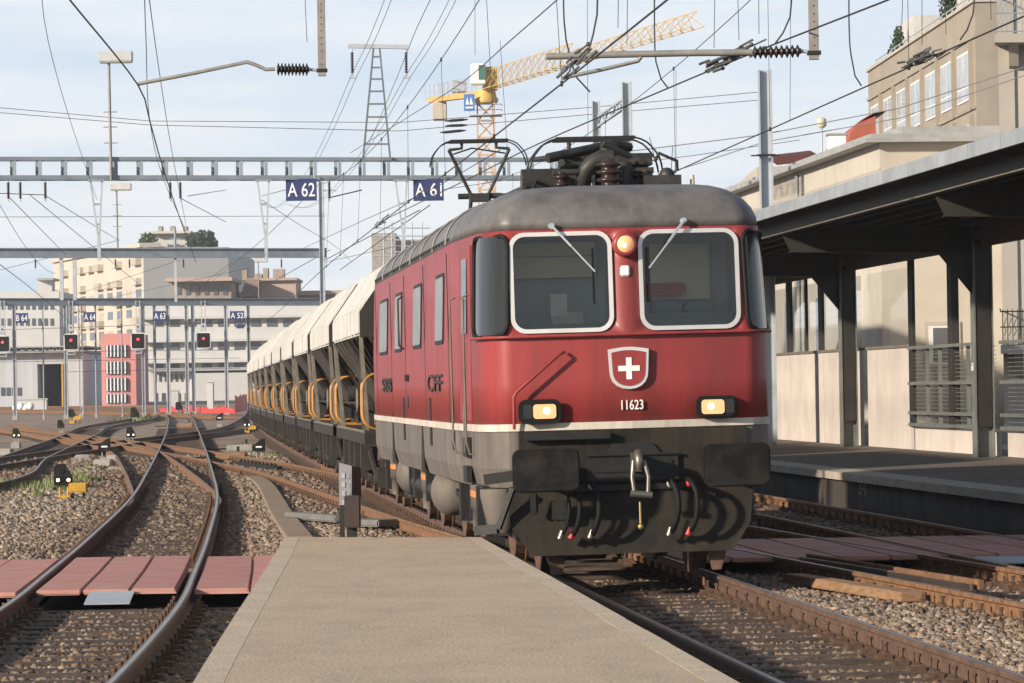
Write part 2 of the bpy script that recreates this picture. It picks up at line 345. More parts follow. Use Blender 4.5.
# check rail and timber lying beside the right-hand crossover
a, b = gz(808, 558, -.03), gz(982, 585, -.03)
tag(MB().bar(a, b, 0.05, 0.09, 0).bar(a + Vector((-.09, .02, -.02)), b + Vector((-.09, .02, -.02)), 0.035, 0.07, 1).build('check_rail', [M_rust, M_head], bevel=.006), 'rusty check rail bolted inside the right-hand crossover, beside the brown panels', 'check rail')
a, b = gz(793, 578, -.10), gz(912, 597, -.10)
M_timber = mat('weathered timber', (0.34, 0.20, 0.10), 0.85, col2=(0.17, 0.095, 0.05), scale=5, stretch=(1, 1, 6), bump=.2)
tag(MB().bar(a, b, 0.20, 0.09).build('timber_beam', M_timber, bevel=.008), 'brown timber beam lying in the ballast beside the right-hand crossover rail', 'beam')

# ------------------------------------------------------------ tapering platform in the foreground
M_plat = mat('fine tan asphalt', (0.56, 0.43, 0.295), 0.92, col2=(0.48, 0.365, 0.245), scale=.9, bump=0.35, bscale=140, detail=12, grime=((.34, .265, .185), 1.6, (1.6, .5, 1), .6))
M_kerb = mat('tan kerb stone', (0.60, 0.465, 0.325), 0.9, col2=(0.46, 0.375, 0.275), scale=3, bump=0.3, bscale=90)
M_gap = mat('dirty joint', (0.05, 0.04, 0.03), 0.95)
# speckle on the asphalt
for mm, sc_ in ((M_plat, 55), (M_kerb, 60)):
    nt = mm.node_tree; b_ = nt.nodes['Principled BSDF']; src = b_.inputs['Base Color'].links[0].from_socket
    v = nt.nodes.new('ShaderNodeTexNoise'); v.inputs['Scale'].default_value = sc_; v.inputs['Detail'].default_value = 3
    r_ = nt.nodes.new('ShaderNodeValToRGB'); r_.color_ramp.elements[0].position = .38; r_.color_ramp.elements[1].position = .62
    r_.color_ramp.elements[0].color = (.62, .62, .62, 1); r_.color_ramp.elements[1].color = (1.18, 1.17, 1.15, 1)
    m_ = nt.nodes.new('ShaderNodeMixRGB'); m_.blend_type = 'MULTIPLY'; m_.inputs[0].default_value = 1
    tcx = [n for n in nt.nodes if n.type == 'TEX_COORD'][0]
    nt.links.new(tcx.outputs['Object'], v.inputs['Vector']); nt.links.new(v.outputs['Fac'], r_.inputs[0]); nt.links.new(src, m_.inputs[1]); nt.links.new(r_.outputs[0], m_.inputs[2]); nt.links.new(m_.outputs[0], b_.inputs['Base Color'])
ZP = 0.40
Lp = smooth_path([(-.9, 4), (-1.25, 12), (-1.57, 18.9), (-2.04, 32.6), (-2.23, 37.7)], 1.2)
Rp = smooth_path([(2.1, 4), (1.515, 12), (1.05, 18.35), (-.33, 36.97)], 1.2)
KW = 0.15
Li = [p + Vector((KW, 0, 0)) for p in Lp]; Ri = [p - Vector((KW, 0, 0)) for p in Rp]
plat = thing('platform', 'tapering tan asphalt platform tip', 'platform', (0, 0, 0)); plat['kind'] = 'structure'
poly = [(p.x, p.y, ZP - .001) for p in Li] + [(p.x, p.y, ZP - .001) for p in reversed(Ri)]
MB().prism(poly, (0, 0, -0.68)).build('slab', M_plat, plat)
def kerbs(A, B):
    b = MB(); g = 0.002
    for i in range(len(A) - 1):
        d = (A[i + 1] - A[i]).normalized() * g
        q = [A[i] + d, A[i + 1] - d, B[i + 1] - d, B[i] + d]
        b.prism([(v.x, v.y, ZP - .14) for v in q], (0, 0, .14))
    return b
for A, B in ((Lp, [p - Vector((.003, 0, 0)) for p in Li]), ([p + Vector((.003, 0, 0)) for p in Ri], Rp)):
    kerbs(A, B).build('kerb', M_kerb, plat, bevel=.002)
    MB().prism([(p.x, p.y, ZP - .145) for p in A] + [(p.x, p.y, ZP - .145) for p in reversed(B)], (0, 0, -.5)).build('side_wall', M_conc, plat)

# ------------------------------------------------------------ level crossing panels
M_panel = mat('brick-red rubber panel', (0.52, 0.245, 0.20), 0.7, col2=(0.40, 0.17, 0.135), scale=3, tone=.10, grime=((.33, .25, .20), 2.5, (1.5, .6, 1), .65), bump=0.25, bscale=120, stretch=(1, 1, 1))
def s_off(Y):
    pts = ((33, -.77), (40, -.58), (50, -.36))
    return -.77 + (Y - 33) / 7 * .19 if Y < 40 else -.58 + (Y - 40) / 10 * .22
cl = thing('level_crossing', 'sunlit brick-red panel crossing over the S-curve track beside the tapering platform', 'level crossing', (-3.9, 40, 0))
def panel(parent, o, fn, y0, y1, x0, x1, z0=None, z1=-.008, m=None):
    b = MB(); n = 5; g = .007; z0 = z1 - .05 if z0 is None else z0
    A = [Vector((fn(y) + x0 + g, y, z1)) for y in np.linspace(y0 + g, y1 - g, n)]; B = [Vector((fn(y) + x1 - g, y, z1)) for y in np.linspace(y0 + g, y1 - g, n)]
    b.prism([p - o for p in A] + [p - o for p in reversed(B)], (0, 0, z0 - z1))
    return b.build('panel', m or M_panel, parent, bevel=.012)
fS = lambda Y: s_off(Y) + DX * Y
O = Vector((-3.9, 40, 0))
edges = [(-3.05, -2.5), (-2.5, -1.95), (-1.95, -1.38), (-1.38, -.82), (-.655, -.225), (-.225, .225), (.225, .655), (.82, 1.34), (1.34, 1.80)]
for x0, x1 in edges: panel(cl, O, fS, 36.35 + .18 * x0 * .3, 43.6, x0, x1, z1=-.008 if abs(x0 + x1) < 2 else -.02)
for x0, x1 in ((-5.9, -5.1), (-5.1, -4.3), (-4.3, -3.6), (-3.6, -3.05)): panel(cl, O, fS, 36.0, 43.2, x0, x1, z1=-.03)
MB().box((fS(36.2) + .05 - O.x, 36.1 - O.y, -.075), (.42, .5, .012), M=Matrix.Rotation(R(10), 3, 'X')).build('ramp_plate', M_galv, cl)
pr = thing('level_crossing', 'shaded dark red panel crossing between the locomotive and the right-hand platform', 'level crossing', (4.6, 44, 0))
O2 = Vector((4.6, 44, 0)); fR = lambda Y: DX * Y
M_panel2 = M_panel
for x0, x1 in [(5.25 + k * .56, 5.81 + k * .56) for k in range(9)]:
    panel(pr, O2, fR, 41.0, 43.4, x0, x1, z1=-.014); panel(pr, O2, fR, 43.4, 46.0, x0, x1, z1=-.014)
a = gz(1003, 560, -.02)
MB().box(a - O2, (.55, .35, .012), M=Matrix.Rotation(R(8), 3, 'X')).build('ramp_plate', M_galv, pr)

# cable trough lids leading to the platform tip
M_trough = mat('concrete trough lid', (0.30, 0.22, 0.155), 0.9, col2=(0.20, 0.145, 0.10), scale=4, bump=.25, bscale=70)
tp = smooth_path([gz(300, 540, -.12), gz(282, 515, -.12), gz(266, 487, -.12), gz(254, 478, -.12)], 1.0)
ct = thing('cable_trough', 'line of flat brown concrete trough lids running over the ballast to the platform tip', 'cable trough', tp[0])
for i in range(len(tp) - 1): MB().bar(tp[i] - tp[0] + Vector((0, .02, 0)), tp[i + 1] - tp[0] - Vector((0, .02, 0)), .34, .10).build('lid', M_trough, ct, bevel=.01, rz=0)

# ------------------------------------------------------------ ballast stones
def track_dist(X, Y):
    best = np.full(X.shape, 9.0); sl = np.full(X.shape, False)
    for P, rng_ in TRACKS:
        PX = np.interp(Y, P[:, 1], P[:, 0], left=999, right=999) if np.all(np.diff(P[:, 1]) > 0) else np.full(Y.shape, 999.0)
        d = X - PX; best = np.where(np.abs(d) < np.abs(best), d, best)
    return best
def scatter():
    n = 520000; u = RNG.random(n)
    Y = 18.5 * np.exp(u * math.log(125 / 18.5)); X = RNG.uniform(-.142, .142, n) * Y
    # even density to 30 m (candidates grow as 1 per area there), thinning beyond
    keep = RNG.random(n) < np.where(Y < 34, (Y / 34) ** 2, 1.0)
    X, Y = X[keep], Y[keep]; o = X - DX * Y
    pl = np.interp(Y, [p.y for p in Lp], [p.x for p in Lp]); pr_ = np.interp(Y, [p.y for p in Rp], [p.x for p in Rp])
    bad = (Y < 37.6) & (X > pl - .05) & (X < pr_ + .05)
    bad |= (o > 10.2) & (Y > 46)
    bad |= (Y > 35.9) & (Y < 43.8) & (o < 1.3) & (o > -6.8)
    bad |= (Y > 40.8) & (Y < 46.3) & (o > 5.2) & (o < 10.4)
    bad |= (o > 3.2) & (o < 5.6) & (Y > 40) & (Y < 125)
    X, Y, o = X[~bad], Y[~bad], o[~bad]
    d = track_dist(X, Y); ad = np.abs(d)
    ok = (np.abs(ad - .7525) > .10)
    for P, rng_ in TRACKS:
        if not np.all(np.diff(P[:, 1]) > 0): continue
        cs = np.concatenate([[0], np.cumsum(np.hypot(np.diff(P[:, 0]), np.diff(P[:, 1])))])
        ph = (np.interp(Y, P[:, 1], cs, left=-9, right=-9) - .3) % .62; on = (np.minimum(ph, .62 - ph) < .15) & (np.abs(X - np.interp(Y, P[:, 1], P[:, 0])) < 1.3) & (Y > P[0, 1])
        if rng_: on &= (Y > rng_[0]) & (Y < rng_[1])
        ok &= ~(on & (RNG.random(len(Y)) < .975))
    X, Y, d, ad = X[ok], Y[ok], d[ok], ad[ok]
    return X, Y, d, ad
X, Y, d, ad = scatter()
n = len(X); print('stones', n)
base = np.array([(x, y, z) for x in (-1, 1) for y in (-1, 1) for z in (-1, 1)], float)
bf = np.array([(0, 1, 3, 2), (4, 6, 7, 5), (0, 4, 5, 1), (2, 3, 7, 6), (0, 2, 6, 4), (1, 5, 7, 3)])
r = RNG.uniform(.012, .037, n) * np.clip(Y / 42, 1, 2.4)
ax = RNG.uniform(.6, 1.15, (n, 1, 3)); V = base[None] * ax * (1 + RNG.uniform(-.62, .30, (n, 8, 3)))
def rotm(n):
    q = RNG.normal(size=(n, 4)); q /= np.linalg.norm(q, axis=1, keepdims=True); w, x, y, z = q.T
    return np.stack([1 - 2 * (y * y + z * z), 2 * (x * y - z * w), 2 * (x * z + y * w), 2 * (x * y + z * w), 1 - 2 * (x * x + z * z), 2 * (y * z - x * w), 2 * (x * z - y * w), 2 * (y * z + x * w), 1 - 2 * (x * x + y * y)], 1).reshape(n, 3, 3)
V = np.einsum('nij,nkj->nki', rotm(n), V) * r[:, None, None]
inside = ad < 1.3
zb = np.where(inside, -.210, -.195) + np.where(ad < .75, -.012, 0) + heap(X, Y) + RNG.uniform(-.012, .02, n)
V += np.stack([X, Y, zb], 1)[:, None, :]
tone = RNG.choice(5, n, p=[.34, .24, .2, .14, .08]); pal = np.array([(.32, .255, .195), (.25, .18, .125), (.40, .325, .245), (.14, .105, .08), (.30, .19, .11)])
col = pal[tone] * RNG.uniform(.75, 1.2, (n, 1))
rusty = np.clip(1.35 - np.abs(ad - .6) / 1.0, 0, 1)[:, None] * RNG.uniform(.5, 1, (n, 1))
col = col * (1 - rusty * .85) + rusty * .85 * np.array([.125, .072, .042]) * RNG.uniform(.6, 1.4, (n, 1))
rgba = np.ones((n, 8, 4), np.float32); rgba[:, :, :3] = col[:, None, :]
me = bpy.data.meshes.new('ballast'); me.vertices.add(n * 8); me.vertices.foreach_set('co', V.reshape(-1).astype(np.float32))
F = (bf[None] + (np.arange(n) * 8)[:, None, None]).reshape(-1)
me.loops.add(len(F)); me.loops.foreach_set('vertex_index', F.astype(np.int32)); me.polygons.add(n * 6)
me.polygons.foreach_set('loop_start', np.arange(0, n * 24, 4, dtype=np.int32)); me.polygons.foreach_set('loop_total', np.full(n * 6, 4, np.int32))
ca = me.color_attributes.new('stone', 'FLOAT_COLOR', 'POINT'); ca.data.foreach_set('color', rgba.reshape(-1)); me.update(calc_edges=True)
M_stone = bpy.data.materials.new('ballast stone'); M_stone.use_nodes = True
nt = M_stone.node_tree; an = nt.nodes.new('ShaderNodeAttribute'); an.attribute_name = 'stone'; nt.links.new(an.outputs['Color'], nt.nodes['Principled BSDF'].inputs['Base Color']); nt.nodes['Principled BSDF'].inputs['Roughness'].default_value = .9
me.materials.append(M_stone)
o = inst('ballast', me); o['kind'] = 'stuff'

# ------------------------------------------------------------ right-hand platform
M_rplat = mat('dark asphalt', (0.17, 0.135, 0.105), 0.9, col2=(0.10, 0.082, 0.066), scale=.8, bump=.2, bscale=60)
M_edge = mat('worn pale edge stone', (0.42, 0.36, 0.29), 0.9, col2=(0.29, 0.25, 0.20), scale=4)
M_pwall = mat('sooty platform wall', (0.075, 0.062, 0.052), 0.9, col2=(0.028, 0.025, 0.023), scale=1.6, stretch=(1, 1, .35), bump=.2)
EO = 10.62
rp = thing('platform', 'right-hand covered platform', 'platform'); rp['kind'] = 'structure'
def strip(o0, z0, o1, z1, Y0, Y1): return [off(o0, Y0, z0), off(o1, Y0, z1), off(o1, Y1, z1), off(o0, Y1, z0)]
Y0, Y1 = 46.6, 150
MB().prism(strip(EO + .45, .395, 21, .60, Y0, Y1), (0, 0, -.8)).build('slab', M_rplat, rp)
MB().prism(strip(EO - .03, .38, EO + .45, .397, Y0, Y1), (0, 0, -.12)).build('edge_stone', M_edge, rp)
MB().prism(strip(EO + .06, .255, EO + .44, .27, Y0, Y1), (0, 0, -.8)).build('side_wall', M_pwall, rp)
# ------------------------------------------------------------ the locomotive
M_red = mat('faded red locomotive paint', (0.295, 0.040, 0.040), 0.52, col2=(0.215, 0.029, 0.029), spec=.35, scale=1.7, stretch=(1.6, 1.6, .35), bump=0.02, coat=.10, lo=.3, hi=.6, grime=((.10, .035, .03), 1.6, (2.2, 2.2, .22), .7))
M_red.node_tree.nodes['Principled BSDF'].inputs['Coat Roughness'].default_value = .25
M_roof = mat('sooty grey roof', (0.17, 0.158, 0.15), 0.5, 0.15, col2=(0.07, 0.065, 0.062), scale=2.2, stretch=(1, 1, .8), bump=.04, lo=.3, hi=.7, grime=((.26, .245, .23), 2.4, (1.2, 1.2, .8), .5))
M_skirt = mat('dusty grey-brown skirt', (0.165, 0.142, 0.12), 0.7, col2=(0.105, 0.09, 0.075), scale=2.5, stretch=(1, 1, .5), bump=.05, grime=((.07, .058, .048), 2.0, (2, 2, .4), .6))
M_pilot = mat('grimy dark grey steel', (0.026, 0.0215, 0.0165), 0.75, col2=(0.012, 0.0105, 0.009), spec=.22, grime=((.06, .045, .03), 2.2, (1.5, 1.5, .5), .6), scale=3, bump=.08, stretch=(1, 1, .6))
M_stripe = mat('dirty cream stripe', (0.62, 0.56, 0.47), 0.6, col2=(0.40, 0.35, 0.29), scale=5, stretch=(1, 1, .3))
M_chrome = mat('bright aluminium trim', (0.72, 0.70, 0.67), 0.38, 0.35, var=.15, scale=3)
M_cab = mat('cab interior', (0.42, 0.43, 0.39), 0.8, col2=(0.35, 0.36, 0.325), scale=3)
M_rubber = mat('black rubber', (0.010, 0.010, 0.010), 0.65, spec=.2, scale=5)
M_pane = glass('windscreen glass', (0.92, 0.94, 0.92), 1.2, .015)
M_darkglass = mat('smoked curved glass', (0.020, 0.022, 0.022), 0.07, var=.2, scale=2, spec=.5)
M_sideglass = mat('dusty side window glass', (0.17, 0.165, 0.155), 0.25, col2=(0.10, 0.10, 0.095), scale=3, spec=.5)
M_lamp = glow('lit headlamp reflector', (.80, .42, .20), .30); M_lampcore = glow('lit headlamp bulb', (1.0, .80, .52), 1.5)
LOCO = thing('locomotive', 'faded red electric locomotive with a white-cross shield and number 11623, pulling the hopper train', 'locomotive', off(4.30, 36.0), TRK)
LOCO.rotation_euler = (0, R(-0.7), TRK); LOCO.location.z = .012
YC, LH = 10.80, 10.15
def half_plan(ny=5):
    p = [(0, .65), (.55, .70), (1.10, .75)]
    for k in range(1, 9):
        a = R(90 * k / 8); p.append((1.10 + .29 * math.sin(a), 1.42 - .67 * math.cos(a)))
    p += [(1.475, 3.3), (1.475, 8), (1.475, 13), (1.475, 18.4), (1.44, 19.8), (1.40, 20.3), (1.25, 20.7), (1.05, 20.85), (.5, 20.9), (0, 20.95)]
    return p
HP = half_plan()
def outline(z, ins=0.0, grow=0.0):
    k = max(0, (z - 2.28) / 1.03) if z < 3.5 else 1.0
    k = min(k, 1.0); out = []
    for x, y in HP:
        x2 = x * (1 - .028 * k) * (1 - ins / 1.475); y2 = y + (.06 * k * max(0, (YC - y) / LH)); y2 = YC + (y2 - YC) * (LH - ins * 1.15) / LH
        out.append((x2, y2))
    full = [(x, y) for x, y in out] + [(-x, y) for x, y in reversed(out[1:-1])]
    if grow:
        n = len(full); g = []
        for i in range(n):
            a = Vector(full[i - 1]); b = Vector(full[(i + 1) % n]); d = (b - a).normalized(); g.append((full[i][0] + d.y * grow, full[i][1] - d.x * grow))
        full = g
    return full
def loft(levels, m=0, sm=True, cap=True):
    b = MB(); rings = [[(x, y, z) for x, y in outline(z, i, g)] for z, i, g in levels]; n = len(rings[0]); vs = [v for r_ in rings for v in r_]; fs = []
    for i in range(len(rings) - 1):
        for k in range(n):
            k2 = (k + 1) % n; fs.append((i * n + k, i * n + k2, (i + 1) * n + k2, (i + 1) * n + k))
    fs.append(tuple(reversed(range(n)))); fs.append(tuple((len(rings) - 1) * n + k for k in range(n)))
    b.v = vs; b.f = [list(f) for f in fs]; b.m = [m] * len(fs); b.smooth = [sm] * (len(fs) - 2) + [False, False]
    return b
body = loft([(1.43, 0, 0), (1.85, 0, 0), (2.28, 0, 0), (2.8, 0, 0), (3.29, 0, 0)])
bo = body.build('body', [M_red, M_cab], None)
def panel_pt(x, z, d=0.0):                                          # a point on the folded front, d metres in front of it
    k = max(0, min(1, (z - 2.28) / 1.03)); return Vector((x, .65 + .0909 * abs(x) + .06 * k - d, z))
WIN = []
cut = MB()
for cx in (-.625, .59):
    w, h = .90, .885; zc = 2.79
    lp = [(cx + u, zc + v) for u, v in rrect(w, h, .12, 5)]
    WIN.append((cx, zc, w, h))
    cut.prism([(x, .45, z) for x, z in lp], (0, 1.35, 0), 0)
SIDEW = [(15.4, 17.35, 'n'), (12.2, 13.65, 'n'), (8.35, 9.85, 'n'), (4.65, 5.95, 'n')]
co = cut.build('cutter', [M_cab], None)
md = bo.modifiers.new('cut', 'BOOLEAN'); md.object = co; md.operation = 'DIFFERENCE'; md.solver = 'EXACT'
try: md.material_mode = 'TRANSFER'
except Exception: pass
bpy.context.view_layer.update()
nm = bpy.data.meshes.new_from_object(bo.evaluated_get(bpy.context.evaluated_depsgraph_get()))
bo.modifiers.clear(); bo.data = nm; bpy.data.objects.remove(co)
co = MB().b2((-1.13, 1.02, 2.37), (1.10, 1.79, 3.21)).build('cutter', [M_cab], None)        # one cab behind both windscreens
md = bo.modifiers.new('cut', 'BOOLEAN'); md.object = co; md.operation = 'DIFFERENCE'; md.solver = 'EXACT'
try: md.material_mode = 'TRANSFER'
except Exception: pass
bpy.context.view_layer.update()
nm = bpy.data.meshes.new_from_object(bo.evaluated_get(bpy.context.evaluated_depsgraph_get()))
bo.modifiers.clear(); bo.data = nm; bpy.data.objects.remove(co); bo.parent = LOCO; nm.name = 'body'
# roof
lv = [(3.292, .004, 0)] + [(3.292 + .425 * math.sin(R(a)), .56 * (1 - math.cos(R(a))), 0) for a in (12, 25, 38, 50, 62, 74, 84)] + [(3.728, .66, 0), (3.745, .9, 0), (3.758, 1.2, 0), (3.762, 1.44, 0)]
loft(lv).build('roof', M_roof, LOCO)
# roof ribs, latches along the roof edge
b = MB(); lat = MB()
for k in range(7):
    y = 4.6 + 2.05 * k
    pts = [(s * 1.43 * (1 - i / 1.475) * 1.006, y, z + .012) for z, i, g in lv[:9] for s in (-1,)]
    b.tube(pts, .012, 5); b.tube([(-p[0], p[1], p[2]) for p in pts], .012, 5)
for k in range(34):
    y = 4.3 + .44 * k
    lat.box((-1.425, y, 3.345), (.03, .2, .035)); lat.box((-.80, y, 3.715), (.08, .22, .05))
b.build('roof_rib', mat('dull rib metal', (.21, .20, .19), .5, .2, scale=4), LOCO)['kind'] = 'stuff'; lat.build('roof_latches', M_dark, LOCO)['kind'] = 'stuff'
# skirt, stripe, front beam
loft([(.87, .05, 0), (1.05, 0, -.004), (1.43, 0, -.004)], sm=False).build('skirt', M_skirt, LOCO)
def band(z0, z1, g, y_max=None):
    b = MB(); A = outline(1.5, 0, g); n = len(A); vs = [(x, y, z0) for x, y in A] + [(x, y, z1) for x, y in A] + [(x, y, z1) for x, y in outline(1.5, 0, -.003)] + [(x, y, z0) for x, y in outline(1.5, 0, -.003)]
    fs = []
    for q in range(3):
        for k in range(n): k2 = (k + 1) % n; fs.append((q * n + k, q * n + k2, (q + 1) * n + k2, (q + 1) * n + k))
    return b.add(vs, fs)
band(1.40, 1.468, .014).build('stripe', M_stripe, LOCO)
MB().prism([(-1.07, .60, .86), (1.07, .60, .86), (1.07, .60, 1.392), (-1.07, .60, 1.392)], (0, .25, 0)).build('buffer_beam', M_pilot, LOCO)
b = MB(); b.b2((-.45, .56, .93), (.42, .6, 1.16), 0); b.b2((-.40, .545, .99), (.36, .56, 1.10), 0); b.b2((-1.02, .50, 1.31), (-.22, .62, 1.375), 0)
b.prism([(-.28, .565, 1.16), (.26, .565, 1.16), (.18, .565, 1.26), (-.2, .565, 1.26)], (0, .035, 0)); b.b2((-.45, .53, .91), (.42, .56, .935)); b.b2((-.45, .53, 1.145), (.42, .56, 1.17))
b.b2((-.60, .56, .82), (.60, .61, .88)); b.build('coupler_pocket', M_dark, LOCO, bevel=.006)
pw = [(-1.20, .80), (-1.18, .50), (-.99, .235), (.90, .235), (1.08, .50), (1.12, .80), (1.12, .86), (-1.20, .86)]
pb = MB(); n = len(pw)
pb.prism([(x, .36 + .22 * max(0, z - .25) + .10 * abs(x), z) for x, z in pw], (0, .05, 0))
pb.build('snow_plough', M_pilot, LOCO)
MB().b2((-.80, .40, .55), (-.62, .46, .76)).build('plough_opening', M_dark, LOCO, bevel=.02); MB().b2((-1.0, .40, .62), (-.93, .46, .84)).build('plough_bracket', M_dark, LOCO, bevel=.02)
# windscreens
for cx, zc, w, h in WIN:
    lp = rrect(w + .03, h + .03, .125, 6)
    fo = MB(); outer = [panel_pt(cx + u, zc + v, .022) for u, v in rrect(w + .066, h + .066, .145, 6)]; inner = [panel_pt(cx + u, zc + v, .022) for u, v in rrect(w - .012, h - .012, .112, 6)]
    ob = [p + Vector((0, .03, 0)) for p in outer]; ib = [p + Vector((0, .045, 0)) for p in inner]; m_ = len(outer)
    vs = outer + inner + ob + ib; fs = []
    for k in range(m_):
        k2 = (k + 1) % m_
        fs += [(k, k2, m_ + k2, m_ + k), (2 * m_ + k, 2 * m_ + k2, k2, k), (m_ + k, m_ + k2, 3 * m_ + k2, 3 * m_ + k)]
    wf = fo.add(vs, fs).build('window_frame', M_chrome, LOCO)
    gp = [panel_pt(cx + u, zc + v, .006) for u, v in rrect(w - .005, h - .005, .115, 6)]
    MB().add(gp, [tuple(range(len(gp)))]).build('windscreen', M_pane, LOCO)
# what shows inside the cab: desk, seat, blind, papers, wall bands for reflections
b = MB(); b.b2((-1.06, .95, 2.33), (-.19, 1.5, 2.40)); b.b2((.15, .95, 2.33), (1.03, 1.5, 2.48)); b.b2((.30, 1.25, 2.48), (.55, 1.6, 2.60)); b.b2((.62, 1.25, 2.48), (.92, 1.6, 2.58)); b.build('control_desk', mat('grey-green desk', (.12, .15, .12), .6), LOCO, bevel=.02)
b = MB(); b.box((-.52, 1.2, 2.44), (.30, .22, .02), M=Matrix.Rotation(R(40), 3, 'X')); b.box((-.6, 1.28, 2.55), (.16, .05, .28), M=Matrix.Rotation(R(-12), 3, 'X')); b.build('papers', M_stripe, LOCO)
b = MB(); b.prism([(x, 1.55, z) for x, z in [(.42 + u, 2.72 + v) for u, v in rrect(.5, .12, .05)]], (0, .1, 0)); b.build('red_jacket', mat('red cloth', (.45, .05, .03), .8), LOCO)
b = MB(); b.b2((-1.06, 1.70, 2.86), (-.19, 1.74, 3.06)); b.b2((.34, 1.70, 2.62), (.92, 1.74, 3.16)); b.b2((-1.06, 1.702, 3.07), (-.19, 1.74, 3.2)); b.build('cab_reflection_bands', mat('beige reflected band', (.75, .67, .47), .7, col2=(.64, .57, .40)), LOCO)  # beige bands on the cab's back wall, coloured to stand in for windscreen reflections
# curved corner windows
def arc_pt(a, z, s, g):
    k = max(0, min(1, (z - 2.28) / 1.03)); x = (1.10 + .29 * math.sin(a)) * (1 - .028 * k); y = 1.42 - .67 * math.cos(a) + .06 * k
    nx_, ny_ = .67 * math.sin(a), -.29 * math.cos(a); L = math.hypot(nx_, ny_); return Vector((s * (x + nx_ / L * g), y + ny_ / L * g, z))
for s in (-1, 1):
    loop = [(R(49) + u / .9 * R(84) , 2.775 + v) for u, v in rrect(.9, .93, .13, 6)]
    fr = MB(); g_ = MB(); NU, NV = 13, 10
    A = [arc_pt(a, z, s, .022) for a, z in loop]
    fr.tube(A + [A[0]], .022, 6)
    cfr = fr.build('corner_window_frame', M_rubber, LOCO)
    vs = []; fs = []
    for i in range(NU):
        a = R(7 + 84 * i / (NU - 1))
        edge = min(i, NU - 1 - i); cutz = (.10, .03, 0.0)[edge] if edge < 3 else 0
        for j in range(NV): vs.append(arc_pt(a, 2.31 + cutz + (.93 - 2 * cutz) * j / (NV - 1), s, .016))
    for i in range(NU - 1):
        for j in range(NV - 1): fs.append((i * NV + j, (i + 1) * NV + j, (i + 1) * NV + j + 1, i * NV + j + 1))
    g_.add(vs, fs, 0, True).build('corner_window', M_darkglass, LOCO)
# side windows, door, lettering on the sunny side
for y0, y1, _ in SIDEW:
    yc, w = (y0 + y1) / 2, (y1 - y0)
    lp = [(yc + u, 2.655 + v) for u, v in rrect(w, .74, .12, 5)]; li = [(yc + u, 2.655 + v) for u, v in rrect(w - .10, .66, .09, 5)]
    fx = lambda z: -1.475 * (1 - .028 * max(0, (z - 2.28) / 1.03))
    MB().prism([(fx(z) - .012, y, z) for y, z in lp], (.02, 0, 0)).build('side_window_frame', M_dark, LOCO)
    MB().add([(fx(z) - .016, y, z) for y, z in li], [tuple(range(len(li)))]).build('side_window', M_sideglass, LOCO)
def sx_(y): return -(1.39 + (.085) * (y - 1.42) / 1.88) if y < 3.3 else -1.475
dr = MB(); loop = [(1.85, 1.50), (2.75, 1.50), (2.75, 3.20), (1.85, 3.20)]
dr.prism([(sx_(y) - .012 + .03 * max(0, (z - 2.28) / 1.03), y, z) for y, z in loop], (.02, 0, 0)); door = dr.build('door', M_red, LOCO)
db = MB(); db.prism([(sx_(y) - .016 + .03 * max(0, (z - 2.28) / 1.03), y, z) for y, z in [(2.1, 2.35), (2.5, 2.35), (2.5, 3.08), (2.1, 3.08)]], (.02, 0, 0)); db.build('door_window', M_darkglass, door)
for y in (1.78, 2.85):
    x = sx_(y) - .075; MB().tube([(x + .06, y, 2.72), (x, y, 2.70), (x, y, 2.0), (x, y, 1.30), (x + .03, y, 1.18), (x + .06, y, 1.18)], .012, 6).build('grab_rail', M_skirt, LOCO)
MB().tube([(sx_(2) - .03, 2.2, 1.68), (sx_(2) - .05, 2.2, 1.66), (sx_(2) - .05, 2.2, 1.2), (sx_(2) - .02, 2.2, 1.15)], .011, 5).build('grab_rail', M_skirt, LOCO)
st = MB(); st.b2((-1.47, 2.0, 1.15), (-1.42, 2.45, 1.34)); st.b2((-1.47, 2.0, .90), (-1.42, 2.45, 1.06)); st.build('step_recess', M_dark, LOCO)
M_letter = mat('brushed letter metal', (0.045, 0.035, 0.03), .5, .3, scale=6)
for s, y in (('CFF', 6.1), ('SBB', 15.6)):
    t_ = text('lettering', s, .26, M_letter, LOCO, (-1.483, y, 1.87), rot=(R(90), 0, R(-90)), sx=6.0 / 1.0 * .95, extrude=.012)
t_ = text('number_plate', '11623', .12, M_letter, LOCO, (-1.483, 11.2, 1.95), rot=(R(90), 0, R(-90)), sx=2.4, extrude=.01)
MB().b2((-1.487, 11.05, 1.60), (-1.47, 11.35, 1.73)).build('class_plate', M_letter, LOCO)
for s in (-1, 1):
    rb_ = MB().prism([(s * .88 + u, 21.60, 1.04 + v) for u, v in rrect(.61, .385, .07, 5)], (0, .035, 0)).build('buffer', M_black, LOCO); MB().lathe((s * .88, 20.9, 1.04), (0, 1, 0), [(.14, 0), (.14, .4), (.1, .41), (.1, .7)], 16).build('shaft', M_dark, rb_)
b = MB(); b.tube([(-1.50, 11.3, 2.95), (-1.56, 11.3, 2.9), (-1.56, 11.3, 2.35), (-1.50, 11.3, 2.3)], .014, 6); b.build('folded_mirror', M_dark, LOCO)
for y in (3.95, 7.75, 11.45, 14.5, 18.2): MB().b2((-1.4785, y, 1.47), (-1.47, y + .03, 3.2)).build('panel_seam', M_letter, LOCO)
for y in (6.9, 11.9, 3.4): MB().b2((-1.486, y, 1.20), (-1.47, y + .25, 1.72)).build('side_flap', M_dark, LOCO)
for y in (8.5, 14.5): MB().prism([(-1.481, y - .25, .87), (-1.481, y + .35, .87), (-1.481, y + .1, 1.5)], (.01, 0, 0)).build('dust_streak_plate', M_pilot, LOCO)
